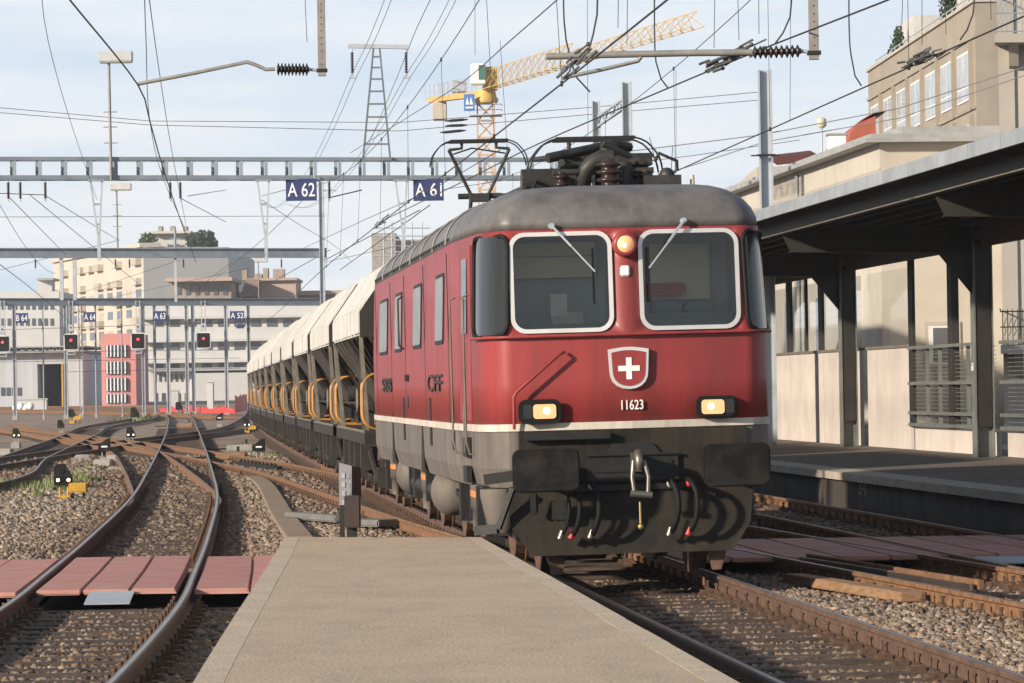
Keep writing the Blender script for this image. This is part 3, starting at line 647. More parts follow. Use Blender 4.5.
# front rail, headlamps, shield, number, wipers, small fittings
pts = [Vector((x, y, 2.285)) for x, y in outline(2.28, 0, .045)]; nh = len(HP)
rail_pts = [p for p in pts[nh + 5 + 2:] if p.y < 2.6] + [p for p in pts[:12] if p.y < 2.2]
rail_pts = sorted(rail_pts, key=lambda p: math.atan2(p.x, 2.6 - p.y))
MB().tube(rail_pts, .016, 6).build('front_rail', M_red, LOCO)
P = lambda x, z, d: panel_pt(x, z, d)
MB().tube([P(-1.11, 1.42, .07), P(-1.11, 1.72, .11), P(-1.08, 1.77, .11), P(-.66, 2.12, .11), P(-.62, 2.13, .04)], .016, 6).build('shunter_rail', M_red, LOCO)
for x0, on in ((-.87, 1), (.81, -1)):
    lp = rrect(.38, .205, .06, 5); h = MB()
    h.prism([(P(x0, 1.58, 0).x + u, P(x0, 1.58, .11).y, 1.58 + v) for u, v in lp], (0, .16, 0)); hl = h.build('headlamp', M_rubber, LOCO, bevel=.012)
    MB().prism([(x0 + .085 * on * (-1) * -1 * 0 + on * .045 + u, P(x0, 1.58, .125).y, 1.58 + v) for u, v in rrect(.215, .135, .03, 4)], (0, .015, 0)).build('lens', M_lamp, hl)
    MB().prism([(x0 - on * .115 + u, P(x0, 1.58, .118).y, 1.58 + v) for u, v in rrect(.085, .135, .025, 4)], (0, .012, 0)).build('dark_lens', M_darkglass, hl)
    MB().lathe((x0 + on * .065, P(x0, 1.58, .138).y, 1.585), (0, 1, 0), [(.016, 0), (.034, .012)], 12).build('bulb', M_lampcore, hl)
tl = MB().lathe(P(-.02, 3.13, .10), (0, 1, 0), [(.095, 0), (.118, .01), (.118, .12), (.10, .14)], 24).build('top_lamp', M_red, LOCO)
q = P(-.02, 3.13, .103); MB().lathe(q, (0, 1, 0), [(.02, -.014), (.078, -.002), (.08, .004)], 20).build('lens', M_lamp, tl); MB().lathe(q + Vector((-.01, -.02, -.01)), (0, 1, 0), [(.014, 0), (.026, .012)], 10).build('bulb', M_lampcore, tl)
def shield(w, h, y, th, m, nm, par):
    lp = []
    for k in range(9): lp.append((-w / 2 + w * k / 8, h * .5 + .022 * math.sin(math.pi * k / 8)))
    for k in range(1, 12):
        t_ = k / 11; lp.append(((w / 2) * (1 - .10 * t_) * math.cos(R(90) * max(0, (t_ - .55) / .45) ** 1.2), h * .5 - h * (t_ ** 1.0) * 1.0 if t_ < .55 else h * .5 - h * (.55 + .45 * math.sin(R(90) * (t_ - .55) / .45))))
    rt = lp; loop = rt + [(-x, z) for x, z in reversed(rt[9:-1])]
    return MB().prism([(x - .02, y, z + 1.955) for x, z in loop], (0, th, 0)).build(nm, m, par)
y_ = P(0, 1.95, 0).y - .006
sh = shield(.385, .375, y_ - .03, .035, M_chrome, 'shield', LOCO)
shield(.325, .315, y_ - .036, .01, M_red, 'red_field', sh)
c = MB(); c.b2((-.02 - .026, y_ - .043, 1.86), (-.02 + .026, y_ - .03, 2.065)); c.b2((-.122, y_ - .0425, 1.937), (-.0465, y_ - .03, 1.988)); c.b2((.0065, y_ - .0425, 1.937), (.082, y_ - .03, 1.988)); c.build('white_cross', M_white, sh)
text('number', '11623', .128, M_white, LOCO, (.0, P(0, 1.6, .012).y, 1.615), sx=.72, bold=.001, extrude=.006)
b = MB(); b.b2((-.07, P(0, 2.88, .03).y, 2.83), (.02, P(0, 2.88, .0).y + .02, 2.93)); b.build('tail_lamp_socket', M_white, LOCO, bevel=.012)
for a0, a1, bx in (((-.70, 3.32), (-.31, 2.88), -.325), ((.55, 3.34), (.20, 2.90), .195)):
    w = MB(); w.lathe(P(a0[0], a0[1], .06), (0, 1, 0), [(.03, 0), (.03, .08)], 10); m1 = ((a0[0] * .55 + a1[0] * .45), (a0[1] * .55 + a1[1] * .45))
    w.bar(P(*a0, .07), P(*m1, .075), .024, .02); w.bar(P(*m1, .075), P(*a1, .06), .014, .014); wo_ = w.build('wiper', M_galv, LOCO)
    MB().bar(P(bx, 3.10, .045), P(bx, 2.58, .045), .02, .02).build('blade', M_rubber, wo_)
# buffers and coupling
for s in (-1, 1):
    cx = s * .88 - (.0 if s < 0 else -.015)
    b = MB(); lp = rrect(.61, .385, .07, 5); b.prism([(cx + u, .012 * (u / .3) ** 2, 1.04 + v) for u, v in lp], (0, .035, 0)); bf_ = b.build('buffer', M_black, LOCO, bevel=.008)
    MB().lathe((cx, .04, 1.04), (0, 1, 0), [(.10, 0), (.10, .25), (.15, .26), (.15, .56)], 18).build('shaft', M_dark, bf_)
b = MB(); b.prism([(-.04, .30, 1.17), (.04, .30, 1.17), (.04, .30, 1.0), (-.04, .30, 1.0)], (0, .3, 0)); b.tube([(0, .35, 1.15), (0, .22, 1.17), (0, .16, 1.10), (0, .20, 1.02)], [.04, .045, .04, .03], 8); hk = b.build('coupling_hook', mat('worn steel', (.22, .2, .17), .4, .7), LOCO)
b = MB(); b.tube([(-.05, .2, 1.10), (-.07, .17, .95), (-.05, .16, .78)], .022, 7); b.tube([(.05, .2, 1.10), (.085, .17, .95), (.07, .16, .76)], .022, 7); b.tube([(-.09, .16, .80), (.11, .16, .78)], .035, 8); b.build('coupling_link', MATS['worn steel'], hk)
MB().tube([(0, .2, .72), (0, .2, .52)], .012, 6).sphere((0, .2, .49), .028, 8).build('coupling_handle', mat('brass', (.5, .36, .15), .4, .6), hk)
for x, rr_, red_ in ((-.71, .016, 0), (-.61, .026, 1), (-.43, .028, 0), (.31, .028, 0), (.49, .026, 1)):
    b = MB(); b.tube(smooth_path([(x, .55, .88), (x, .32, .90), (x + .045, .24, .80), (x + .05, .23, .62), (x + .015, .27, .48), (x - .01, .33, .43)], .06), rr_, 8)
    hs = b.build('brake_hose', M_rubber, LOCO)
    MB().sphere((x, .36, .875), .036, 8).build('cock', mat('red cock', (.5, .03, .03), .5) if red_ and 'red cock' not in MATS else (MATS['red cock'] if red_ else M_chrome), hs)
    MB().lathe((x - .02, .33, .43), (.4, 0, 1), [(.03, -.04), (.03, .04)], 8).build('coupling_head', MATS['red cock'] if red_ else MATS['worn steel'], hs)
# sand hopper, strut, dampers, tanks under the corner
MB().lathe((-1.22, .95, .50), (0, 0, 1), [(.10, -.06), (.14, 0), (.21, .30), (.21, .36)], 18).build('sand_hopper', M_skirt, LOCO)
b = MB(); b.bar((-1.16, .42, .88), (-1.30, .50, .50), .05, .05); b.bar((-1.42, .5, .96), (-1.15, .45, .99), .06, .10); b.bar((-1.30, .55, .5), (-1.5, .7, .48), .05, .09); b.build('shunter_step', M_dark, LOCO)
for yb in (1.9, 9.6, 16.2):
    for dy in (0, .35):
        MB().lathe((-1.36, yb + dy, .42), (0, 0, 1), [(.045, 0), (.045, .22), (.06, .22), (.06, .46)], 12).build('damper', M_skirt, LOCO)
        MB().lathe((-1.36, yb + dy, .76), (0, 0, 1), [(.063, 0), (.063, .06)], 12).build('damper_band', mat('orange band', (.6, .2, .05), .5) if 'orange band' not in MATS else MATS['orange band'], LOCO)
for yb, zb in ((7.2, .68), (14.0, .74)):
    pr_ = [(max(.001, .27 * math.sin(R(a))), -.24 * math.cos(R(a))) for a in range(0, 100, 9)]
    MB().lathe((-1.25, yb, zb), (1, 0, 0), pr_ + [(.27, .3)], 22).build('air_tank', M_skirt, LOCO)
# bogies
def wheel(b, x, y, r): s = 1 if x > 0 else -1; b.lathe((x, y, r), (s, 0, 0), [(r + .03, -.09), (r + .03, -.06), (r, -.055), (r, .05), (r - .07, .05), (r - .10, .02), (.2, .03), (.18, .07), (.001, .07)], 28, sm=False)
for yb in (3.4, 10.2, 17.0):
    bg_ = MB()
    for s in (-1, 1):
        bg_.b2((s * .98, yb - 2.1, .55), (s * 1.12, yb + 2.1, .82)); bg_.b2((s * 1.0, yb - .5, .35), (s * 1.15, yb + .5, .6))
        for dy in (-1.45, 1.45):
            bg_.b2((s * 1.10, yb + dy - .2, .42), (s * 1.26, yb + dy + .2, .74))
            for q in (-.36, .36): bg_.lathe((s * 1.2, yb + dy + q, .42), (0, 0, 1), [(.09, 0), (.075, .06), (.09, .12), (.075, .18), (.09, .24), (.075, .30), (.09, .4)], 10)
            bg_.bar((s * 1.2, yb + dy - .8, .5), (s * 1.3, yb + dy + .8, .72), .05, .06)
    bg_.b2((-.9, yb - .3, .5), (.9, yb + .3, .85))
    bo_ = bg_.build('bogie', M_dark, LOCO)
    for dy in (-1.45, 1.45):
        for s in (-1, 1): w = MB(); wheel(w, s * .752, yb + dy, .61); w.build('wheel', M_rustdark, bo_)
b = MB()
for k in range(14):
    y = 1.6 + k * 1.25 + random.uniform(-.3, .3)
    if abs(y - 6.9) < .8 or abs(y - 13.7) < .8 or abs(y - 5.8) < .5: continue
    h = random.uniform(.2, .45); b.b2((-1.40, y, .87 - h), (-1.25, y + random.uniform(.1, .4), .87))
b.b2((-1.38, 1.2, .855), (-1.26, 20, .885)); b.tube([(-1.30, 8.5, .66), (-1.30, 12.5, .66)], .10, 10); b.tube([(-1.3, 1.5, .45), (-1.36, 1.5, .75), (-1.3, 3.0, .8)], .025, 6); b.b2((-1.40, .95, .30), (-1.2, 1.35, .40)); b.build('underframe_gear', M_dark, LOCO)
MB().prism([(-.86, .62, .30), (-.64, .62, .30), (-.70, .62, .05), (-.80, .62, .05)], (0, .06, 0)).build('rail_guard', M_rustdark, LOCO); MB().prism([(.66, .62, .30), (.88, .62, .30), (.80, .62, .05), (.72, .62, .05)], (0, .06, 0)).build('rail_guard', M_rustdark, LOCO)
# roof gear
M_gear = mat('oily roof gear', (0.055, 0.05, 0.046), 0.55, 0.3, col2=(.025, .024, .023), scale=6)
def insulator(c, h, r=.09, n=4, m=M_insul, nm='insulator'):
    pr_ = []
    for k in range(n): z = h * k / n; pr_ += [(r * .6, z), (r, z + h / n * .25), (r, z + h / n * .45), (r * .6, z + h / n * .7)]
    return MB().lathe(c, (0, 0, 1), pr_ + [(r * .55, h)], 14).build(nm, m, LOCO)
def panto(y, zb, raised):
    p = MB(); n_ = 'pantograph'
    for s in (-1, 1):
        p.tube([(s * .42, y - .8, 3.92), (s * .42, y + .8, 3.92)], .035, 6)
    for dy in (-.8, .8): p.tube([(-.5, y + dy, 3.92), (.5, y + dy, 3.92)], .035, 6)
    if raised:
        for s in (-1, 1):
            p.tube([(s * .16, y + .1, 3.95), (s * .12, y - .05, 4.50)], .03, 6); p.tube([(s * .13, y, 4.50), (s * .42, y - .1, zb - .12)], .024, 6)
            p.tube([(s * .13, y, 4.5), (s * .30, y, 4.85), (s * .36, y - .1, 4.95)], .014, 5)
            p.tube([(s * .42, y - .1, zb - .12), (s * .24, y - .1, zb - .10), (s * .24, y - .1, zb - .03)], .025, 6)
        p.tube([(-.3, y, 4.46), (.3, y, 4.46)], .04, 8); p.b2((-.13, y - .1, 4.38), (.12, y + .1, 4.48)); p.tube([(-.36, y - .1, zb - .18), (-.1, y - .1, zb - .10), (.36, y - .1, zb - .18)], .012, 5)
    else:
        for s in (-1, 1):
            p.tube([(s * .40, y - .7, 4.02), (s * .18, y + .9, 4.10)], .04, 6); p.tube([(s * .30, y - .3, 4.12), (s * .5, y + 1.1, 4.16)], .03, 6)
            p.tube([(s * .25, y, zb - .03), (s * .25, y, zb - .12), (s * .12, y, zb - .14)], .025, 6)
        p.tube([(-.52, y - .5, 4.08), (.18, y - .2, 4.22), (.36, y, 4.20)], .05, 8); p.tube([(-.42, y - .6, 3.98), (.1, y - .5, 4.04)], .035, 6)
        p.sphere((.12, y - .3, 4.17), .10, 10); p.b2((-.05, y - .35, 4.0), (.55, y + .2, 4.12)); p.tube([(.05, y - .4, 4.22), (.4, y - .3, 4.05), (.5, y - .2, 3.95)], .04, 6); p.b2((-.32, y - .2, 4.0), (-.02, y + .3, 4.16))
    po = p.build('pantograph', M_gear, LOCO)
    bw = MB()
    for dy in (-.17, .17):
        bw.bar((-.40, y + dy, zb), (.40, y + dy, zb), .04, .035)
        for s in (-1, 1): bw.tube(smooth_path([(s * .40, y + dy, zb), (s * .52, y + dy, zb - .05), (s * .64, y + dy, zb - .20), (s * .67, y + dy, zb - .34)], .06), .010, 6)
    bw.build('collector_bow', M_dark, po)
    return po
panto(3.3, 4.29, False); panto(18.0, 5.22, True)
for x, y in ((-.42, 2.5), (.42, 2.5), (-.42, 4.1), (.42, 4.1), (-.42, 17.2), (.42, 17.2), (-.42, 18.8), (.42, 18.8)): insulator((x, y, 3.70), .22, .075, 3)
insulator((.03, 2.25, 3.72), .30, .13, 4)
b = MB(); b.tube([(-.75, 3.2, 3.86), (-.06, 3.2, 3.86)], .14, 14); b.tube([(.02, 3.6, 3.86), (.55, 3.6, 3.84)], .15, 14); b.tube(smooth_path([(-.2, 2.6, 3.8), (-.16, 2.5, 3.95), (-.02, 2.5, 4.05), (.1, 2.5, 4.05)], .05), .08, 10); b.tube([(.2, 2.5, 3.78), (.2, 2.5, 4.0)], .09, 10); b.build('roof_tank', M_gear, LOCO)
b = MB(); b.b2((-.40, 2.35, 3.72), (-.15, 2.6, 3.78)); b.sphere((.62, 2.4, 3.86), .08, 8); b.b2((.38, 2.3, 3.73), (.75, 2.5, 3.86)); b.b2((-.40, 2.42, 3.735), (.40, 2.48, 3.76)); b.tube([(.5, 2.4, 4.0), (.55, 2.4, 4.08), (.72, 2.4, 4.0), (.72, 2.4, 3.9)], .02, 5); b.build('roof_switch', M_gear, LOCO)
MB().lathe((.87, 2.4, 3.56), (0, 0, 1), [(.05, 0), (.05, .05), (.03, .06), (.022, .30)], 10).build('horn', M_stripe, LOCO)
b = MB()
for k, (x, z) in enumerate(((-.62, 3.86), (-.72, 3.80))):
    b.tube(smooth_path([(x - .1, 2.6, z - .16), (x, 3.0, z), (x, 4.2, z + .02), (x, 9, z + .06 * (1 - k)), (x, 15.5, z)], .5), .018, 6)
for y in (3.3, 6, 8.5, 11, 13.5): b.b2((-.74, y, 3.68), (-.60, y + .1, 3.9))
b.build('roof_conduit', M_gear, LOCO)
b = MB()
for k in range(9): y = 5.2 + 1.25 * k; b.b2((-.35, y, 3.74), (.35, y + .7, 3.74 + random.uniform(.06, .18)))
b.build('roof_hatches', M_roof, LOCO, bevel=.02)
# ------------------------------------------------------------ hopper wagons
M_cream = mat('chalky cream wagon top', (0.60, 0.595, 0.565), 0.8, col2=(0.49, 0.48, 0.445), tone=.07, grime=((.26, .22, .17), 1.5, (2, 2, .3), .55), scale=1.3, stretch=(1, 1, .5), bump=.03, detail=9)
M_hop = mat('brown hopper steel', (0.034, 0.027, 0.021), 0.85, col2=(0.016, 0.013, 0.011), scale=3, bump=.1)
M_strut = mat('dusty pale strut', (0.19, 0.165, 0.13), 0.8, col2=(0.11, 0.095, 0.075), scale=6)
M_orange = mat('orange-yellow tube paint', (0.52, 0.235, 0.035), 0.5, col2=(0.33, 0.14, 0.03), tone=.12, scale=6)
WP = [(-1.48, 2.66), (-1.48, 3.05), (-.95, 3.80), (-.42, 3.98), (.42, 3.98), (.95, 3.80), (1.48, 3.05), (1.48, 2.66)]
WG = 'cream-topped hopper wagons behind the locomotive'
wag = thing('hopper_wagon', 'first cream-topped hopper wagon, coupled right behind the red locomotive', 'freight wagon', (0, 0, 0), 0, WG)
def wagon_parts(w):
    MB().prism([(x, 1.1, z) for x, z in WP], (0, 9.9, 0)).build('roof_cover', M_cream, w, bevel=.03)
    b = MB()
    for y in np.linspace(1.1, 11.0, 9)[1:-1]:
        for i in range(7): b.bar((WP[i][0] * 1.004, y, WP[i][1] + .004), (WP[i + 1][0] * 1.004, y, WP[i + 1][1] + .004), .03, .016)
    b.build('roof_seams', M_cream, w)['kind'] = 'stuff'
    for y in (1.085, 11.0): MB().prism([(x * .985, y, z - .03) for x, z in WP] if y > 5 else [(x * .985, y, z - .03) for x, z in WP], (0, .015, 0)).build('end_wall', M_hop, w)
    b = MB(); T = [(-1.42, 1.15), (1.42, 1.15), (1.42, 10.95), (-1.42, 10.95)]; B = [(-.55, 3.2), (.55, 3.2), (.55, 8.9), (-.55, 8.9)]
    b.add([(x, y, 2.68) for x, y in T] + [(x, y, 1.25) for x, y in B], [(0, 1, 5, 4), (1, 2, 6, 5), (2, 3, 7, 6), (3, 0, 4, 7), (3, 2, 1, 0), (4, 5, 6, 7)])
    for k in range(8):
        t_ = k / 7
        for s in (-1, 1): b.bar((s * 1.44, 1.3 + 9.5 * t_, 2.64), (s * .57, 3.25 + 5.6 * t_, 1.27), .04, .06, 0)
    for k in range(6):
        x = -1.3 + .52 * k
        for y0, y1 in ((1.12, 3.15), (10.98, 8.95)): b.bar((x, y0, 2.64), (x * .4, y1, 1.3), .05, .06, 1)
    for y in (4.2, 6.05, 7.9): b.b2((-.75, y - .55, .75), (.75, y + .55, 1.28))
    b.build('hopper', [M_hop, M_strut], w)
    for s in (-1, 1):
        b = MB()
        for y0, y1 in ((1.0, 1.15), (2.4, 1.2), (11.1, 10.95), (9.7, 10.9)): b.bar((s * 1.36, y0, 1.16), (s * 1.44, y1, 2.64), .06, .06)
        b.bar((s * 1.4, 1.0, 1.17), (s * 1.4, 11.1, 1.17), .04, .05); b.build('side_struts', M_strut, w)
    b = MB()
    for s in (-1, 1): b.b2((s * 1.25, .65, .98), (s * 1.42, 11.45, 1.16))
    b.b2((-1.42, .65, .95), (1.42, .85, 1.2)); b.b2((-1.42, 11.25, .95), (1.42, 11.45, 1.2)); b.b2((-.25, .65, .9), (.25, 11.45, 1.14))
    for y in (.9, 1.6, 10.4, 11.1): b.b2((-1.35, y, 1.14), (1.35, y + .3, 1.19))
    for s in (-1, 1):
        for y in (2.9, 5.2, 7.0, 9.2): b.b2((s * 1.2, y, .55), (s * 1.38, y + .35, .98))
    b.build('frame', M_hop, w)
    for y in (0, 12.1):
        d = 1 if y == 0 else -1
        for s in (-1, 1):
            MB().lathe((s * .88, y, 1.04), (0, d, 0), [(.22, 0), (.24, .02), (.22, .05), (.09, .06), (.09, .35), (.13, .36), (.13, .66)], 14).build('buffer', M_dark, w)
    for s in (-1, 1):
        for y in (.85, 1.12, 1.40, 10.70, 10.98, 11.25):
            lp = [(s * (.98 + u), y, 1.64 + v) for u, v in rrect(.92, .86, .24, 5)]
            MB().tube(lp + [lp[0]], .016, 6, cap=False).build('tube_loop', M_orange, w)
        MB().lathe((s * 1.40, 2.7, 1.65), (s, 0, 0), [(.02, 0), (.19, .02), (.19, .05), (.02, .06)], 14).build('hand_wheel', M_strut, w)
    b = MB()
    for y in (.9, 1.9, 10.2, 11.2):
        b.b2((-.9, y - .05, 1.18), (-.8, y + .05, 2.6)); b.b2((.8, y - .05, 1.18), (.9, y + .05, 2.6))
    b.tube([(-1.1, 1.6, 1.75), (1.1, 1.6, 1.75)], .16, 10); b.b2((-1.2, 1.4, 1.3), (-.6, 1.95, 1.6)); b.tube([(-1.3, 1.0, 1.6), (-1.3, 11.1, 1.6)], .025, 5); b.build('end_platform_gear', M_hop, w)
    for yb in (2.4, 9.7):
        b = MB()
        for s in (-1, 1):
            b.b2((s * .97, yb - 1.25, .42), (s * 1.07, yb + 1.25, .66)); b.b2((s * .95, yb - .35, .3), (s * 1.10, yb + .35, .72))
            for dy in (-.9, .9): b.b2((s * 1.0, yb + dy - .16, .3), (s * 1.2, yb + dy + .16, .62)); b.lathe((s * 1.2, yb + dy, .46), (s, 0, 0), [(.13, 0), (.12, .05), (.001, .06)], 10)
            b.bar((s * 1.15, yb - .4, .35), (s * 1.25, yb + .3, .85), .05, .07)
        b.b2((-1, yb - .2, .45), (1, yb + .2, .9)); bg_ = b.build('bogie', M_hop, w)
        for dy in (-.9, .9):
            for s in (-1, 1): q = MB(); q.lathe((s * .752, yb + dy, .46), (s, 0, 0), [(.49, -.08), (.49, -.055), (.46, -.05), (.46, .05), (.40, .05), (.37, .02), (.14, .03), (.001, .05)], 20, sm=False); q.build('wheel', M_rustdark, bg_)
wagon_parts(wag); freeze(wag)
ORD = ['first', 'second', 'third', 'fourth', 'fifth', 'sixth', 'seventh', 'eighth', 'ninth']
for i in range(10):
    Y = 58.9 + 12.1 * i; w = wag if i == 0 else copy_tree(wag)
    xa, xb = c0(Y) - .085 + DX * Y, c0(Y + 12.1) - .085 + DX * (Y + 12.1)
    w.location = (xa, Y, zgr(Y)); w.rotation_euler = (0, 0, math.atan2(-(xb - xa), 12.1))
    if 0 < i < 9: w['label'] = f'{ORD[i]} cream-topped hopper wagon in line behind the red locomotive'
    if i == 9: w['label'] = 'last cream-topped hopper wagon at the far tail end of the train'
# the draw bar between locomotive and first wagon
p0 = off(4.30, 57.0, 1.02); tag(MB().bar(p0, off(4.30, 59.6, 1.02), .10, .08).build('draw_bar', M_dark), 'dark draw bar linking the red locomotive to the first hopper wagon', 'coupling')

# ------------------------------------------------------------ right-hand canopy, its posts and screens
M_zinc = mat('zinc fascia', (0.40, 0.42, 0.43), 0.5, .3, col2=(0.28, 0.30, 0.31), scale=1.5)
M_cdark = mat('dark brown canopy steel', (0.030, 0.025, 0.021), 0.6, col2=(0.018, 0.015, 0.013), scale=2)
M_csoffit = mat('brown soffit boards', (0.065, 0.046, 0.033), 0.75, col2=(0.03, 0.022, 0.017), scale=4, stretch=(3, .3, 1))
M_pink = mat('pale pink wall panel', (0.58, 0.515, 0.455), 0.8, col2=(0.50, 0.44, 0.39), tone=.05, grime=((.36, .29, .25), 1.1, (1, 1, .5), .5), scale=1.2, bump=.03)
M_post = mat('grey-green post paint', (0.20, 0.21, 0.19), 0.5, .2, col2=(0.13, 0.135, 0.125), scale=2)
CN = thing('platform_canopy', 'long dark steel platform canopy with zinc fascia over the right-hand platform', 'canopy', (0, 0, 0))
CY0, CY1 = 36.0, 111.0
MB().prism(strip(10.30, 4.76, 15.4, 4.90, CY0, CY1), (0, 0, .04)).build('roof_deck', M_cdark, CN)
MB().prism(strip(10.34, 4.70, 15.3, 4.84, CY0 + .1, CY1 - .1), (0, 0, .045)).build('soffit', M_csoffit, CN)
f = MB(); y = CY0
while y < CY1:
    f.prism([off(10.20, y + .012, 4.66), off(10.20, y + 2.0 - .012, 4.66), off(10.20, y + 2 - .012, 4.85), off(10.20, y + .012, 4.85)], (.05, .004, 0)); y += 2.0
f.build('fascia', M_zinc, CN)
MB().prism([off(10.26, CY0, 4.68), off(10.26, CY1, 4.68), off(10.26, CY1, 4.83), off(10.26, CY0, 4.83)], (.03, 0, 0)).build('fascia_backing', M_cdark, CN)
b = MB(); b.bar(off(10.74, CY0, 4.58), off(10.74, CY1, 4.58), .03, .22); b.build('edge_beam', M_cdark, CN)
MB().bar(off(10.72, CY0, 4.455), off(10.72, CY1, 4.455), .13, .018).build('edge_beam_flange', M_strut, CN)
for k in range(6):
    o_ = 11.4 + .55 * k; MB().bar(off(o_, CY0, 4.61 + .015 * k), off(o_, CY1, 4.61 + .015 * k), .09, .14).build('purlin', M_csoffit, CN)
MB().bar(off(14.30, CY0, 4.49), off(14.30, CY1, 4.49), .10, .62).build('long_beam', mat('brown beam', (.16, .10, .07), .7, scale=2), CN)
POSTY = [55.2, 69.0, 82.8, 96.6, 110.4]
UX = Vector((1, -DX, 0)).normalized(); UY = Vector((DX, 1, 0)).normalized()
for Y in POSTY + [41.4]:
    base = off(14.28, Y)
    P_ = lambda du, z, dv=0.0: base + UX * du + UY * dv + Vector((0, 0, z))
    g = MB(); g.prism([P_(-3.52, 4.38), P_(-3.40, 4.14), P_(-.15, 4.08), P_(-.15, 4.56), P_(-3.52, 4.56)], UY * .02)
    g.prism([P_(-3.42, 4.13, -.09), P_(-.15, 4.07, -.09), P_(-.15, 4.085, -.09), P_(-3.42, 4.145, -.09)], UY * .2)
    g.prism([P_(-.78, 4.09), P_(-.15, 4.09), P_(-.15, 3.32)], UY * .03); g.build('girder', M_cdark, CN)
    if Y > 45:
        b = MB(); b.prism([P_(-.17, .45, -.17), P_(-.145, .45, -.17), P_(-.145, .45, .17), P_(-.17, .45, .17)], (0, 0, 4.1)); b.prism([P_(.145, .45, -.17), P_(.17, .45, -.17), P_(.17, .45, .17), P_(.145, .45, .17)], (0, 0, 4.1)); b.prism([P_(-.143, .45, -.012), P_(.143, .45, -.012), P_(.143, .45, .012), P_(-.143, .45, .012)], (0, 0, 4.1)); po = b.build('post', M_post, CN)
        MB().prism([P_(-.13, 1.0, -.15), P_(.13, 1.0, -.15), P_(.13, 1.0, -.14), P_(-.13, 1.0, -.14)], (0, 0, 3.3)).build('post_web_cover', M_cdark, po)
q = off(14.28, 69.0) - UX * .185 + Vector((0, 0, 2.05)); mt = text_mesh('post_number', '60', .22, M_white, extrude=.002); po = inst('post_number', mt, CN, q - UY * .0); po.rotation_euler = (R(90), 0, R(-90) + TRK)
# screens between the posts
SC = thing('platform_screen', 'pink-panelled screen wall with dark mullions and grilles between the canopy posts', 'screen wall', (0, 0, 0))
WO = 14.62
def wq(Ya, Yb, z0, z1, m, nm, o=WO, th=.06): return MB().prism([off(o, Ya, z0), off(o, Yb, z0), off(o, Yb, z1), off(o, Ya, z1)], (th, 0, 0)).build(nm, m, SC)
for Ya, Yb in ((77.6, 82.4), (83.2, 88.0), (88.03, 92.6), (92.63, 96.2), (97.0, 103.6), (103.63, 110.0)):
    wq(Ya, Yb, .45, 2.50, M_pink, 'panel'); wq(Ya, Yb, 2.50, 2.56, M_strut, 'sill', WO - .03, .12)
M_screenglass = glass('screen glass', (.93, .95, .95), .35, .03)
for Ya, Yb in ((77.6, 82.4), (83.2, 96.2), (97.0, 110)):
    MB().add([off(WO + .03, Ya, 2.56), off(WO + .03, Yb, 2.56), off(WO + .03, Yb, 4.1), off(WO + .03, Ya, 4.1)], [(0, 1, 2, 3)]).build('pane', M_screenglass, SC)
mull = [(77.2, 77.65), (84.9, 85.0), (88.0, 88.5), (90.25, 90.35), (92.5, 93.1), (98.0, 98.2), (101, 101.6), (104, 104.2), (107, 107.6)]
for Ya, Yb in mull: wq(Ya, Yb, 2.5 if Ya > 78 else .92, 4.4, M_cdark, 'mullion', WO - .02, .06)
for Ya, Yb in ((69.4, 77.2), (55.6, 68.6)):
    wq(Ya, Yb, .45, .90, M_pink, 'low_wall')
    n_ = 2 if Ya > 60 else 3
    for k in range(n_):
        ya = Ya + (Yb - Ya) * k / n_; yb = Ya + (Yb - Ya) * (k + 1) / n_
        if k: wq(ya - .2, ya + .2, .92, 4.4, M_cdark, 'mullion', WO - .06, .14)
        for z in (.97, 1.20, 1.78, 2.48): MB().bar(off(WO - .1, ya, z), off(WO - .1, yb, z), .07, .06).build('grille_rail', M_post, SC)
        gm = MB()
        for z in np.arange(1.0, 2.44, .075): gm.bar(off(WO, ya + .1, z), off(WO, yb - .1, z), .008, .012)
        for f_ in (.3, .62): gm.bar(off(WO - .02, ya + (yb - ya) * f_, .95), off(WO - .02, ya + (yb - ya) * f_, 2.46), .07, .05)
        gm.build('grille', M_post, SC)
# wall at the far end behind the locomotive
EP = thing('concrete_pier', 'grey concrete pier under the canopy beside the locomotive cab', 'pier', off(14.3, 107.5, .4)); MB().b2((-.5, -.3, 0), (.12, .3, 4.0)).build('shaft', M_conc, EP); MB().b2((-.55, -.9, 0), (.9, -.3, .45)).build('plinth', M_conc, EP)
t_ = text_mesh('painted_number', '34', .30, mat('faded white paint', (.34, .32, .28), .9, scale=12, col2=(.12, .11, .1)), extrude=.001)
q = side_of(862, 489, EO + .055); pn = inst('painted_number', t_, rp, (q.x, q.y, q.z)); pn.rotation_euler = (R(90), 0, R(-90) + TRK); pn.scale = (2.6, 1, 1)

# ------------------------------------------------------------ buildings on the right
M_render = mat('cream render', (0.52, 0.47, 0.395), 0.85, col2=(0.45, 0.405, 0.34), grime=((.30, .265, .22), .5, (1, 1, .25), .5), scale=.9, bump=.04)
M_rendB = mat('warm beige render', (0.44, 0.395, 0.335), 0.85, col2=(0.37, 0.335, 0.28), scale=.6)
M_beige = mat('beige hotel render', (0.33, 0.285, 0.225), 0.85, col2=(0.275, 0.235, 0.185), grime=((.20, .17, .135), .3, (1, 1, .2), .5), scale=.5, bump=.03)
M_eave = mat('grey eave sheet', (0.34, 0.345, 0.34), 0.6, col2=(0.25, 0.255, 0.25), scale=2)
M_wpane = mat('window glass', (0.10, 0.115, 0.13), 0.08, var=.4, scale=.7, spec=.9, coat=.4)
M_wframe = mat('white window frame', (0.72, 0.71, 0.68), .5, var=.1)
M_curt = mat('net curtain behind glass', (0.42, 0.43, 0.42), .25, col2=(.22, .23, .24), scale=1.5, coat=.6)
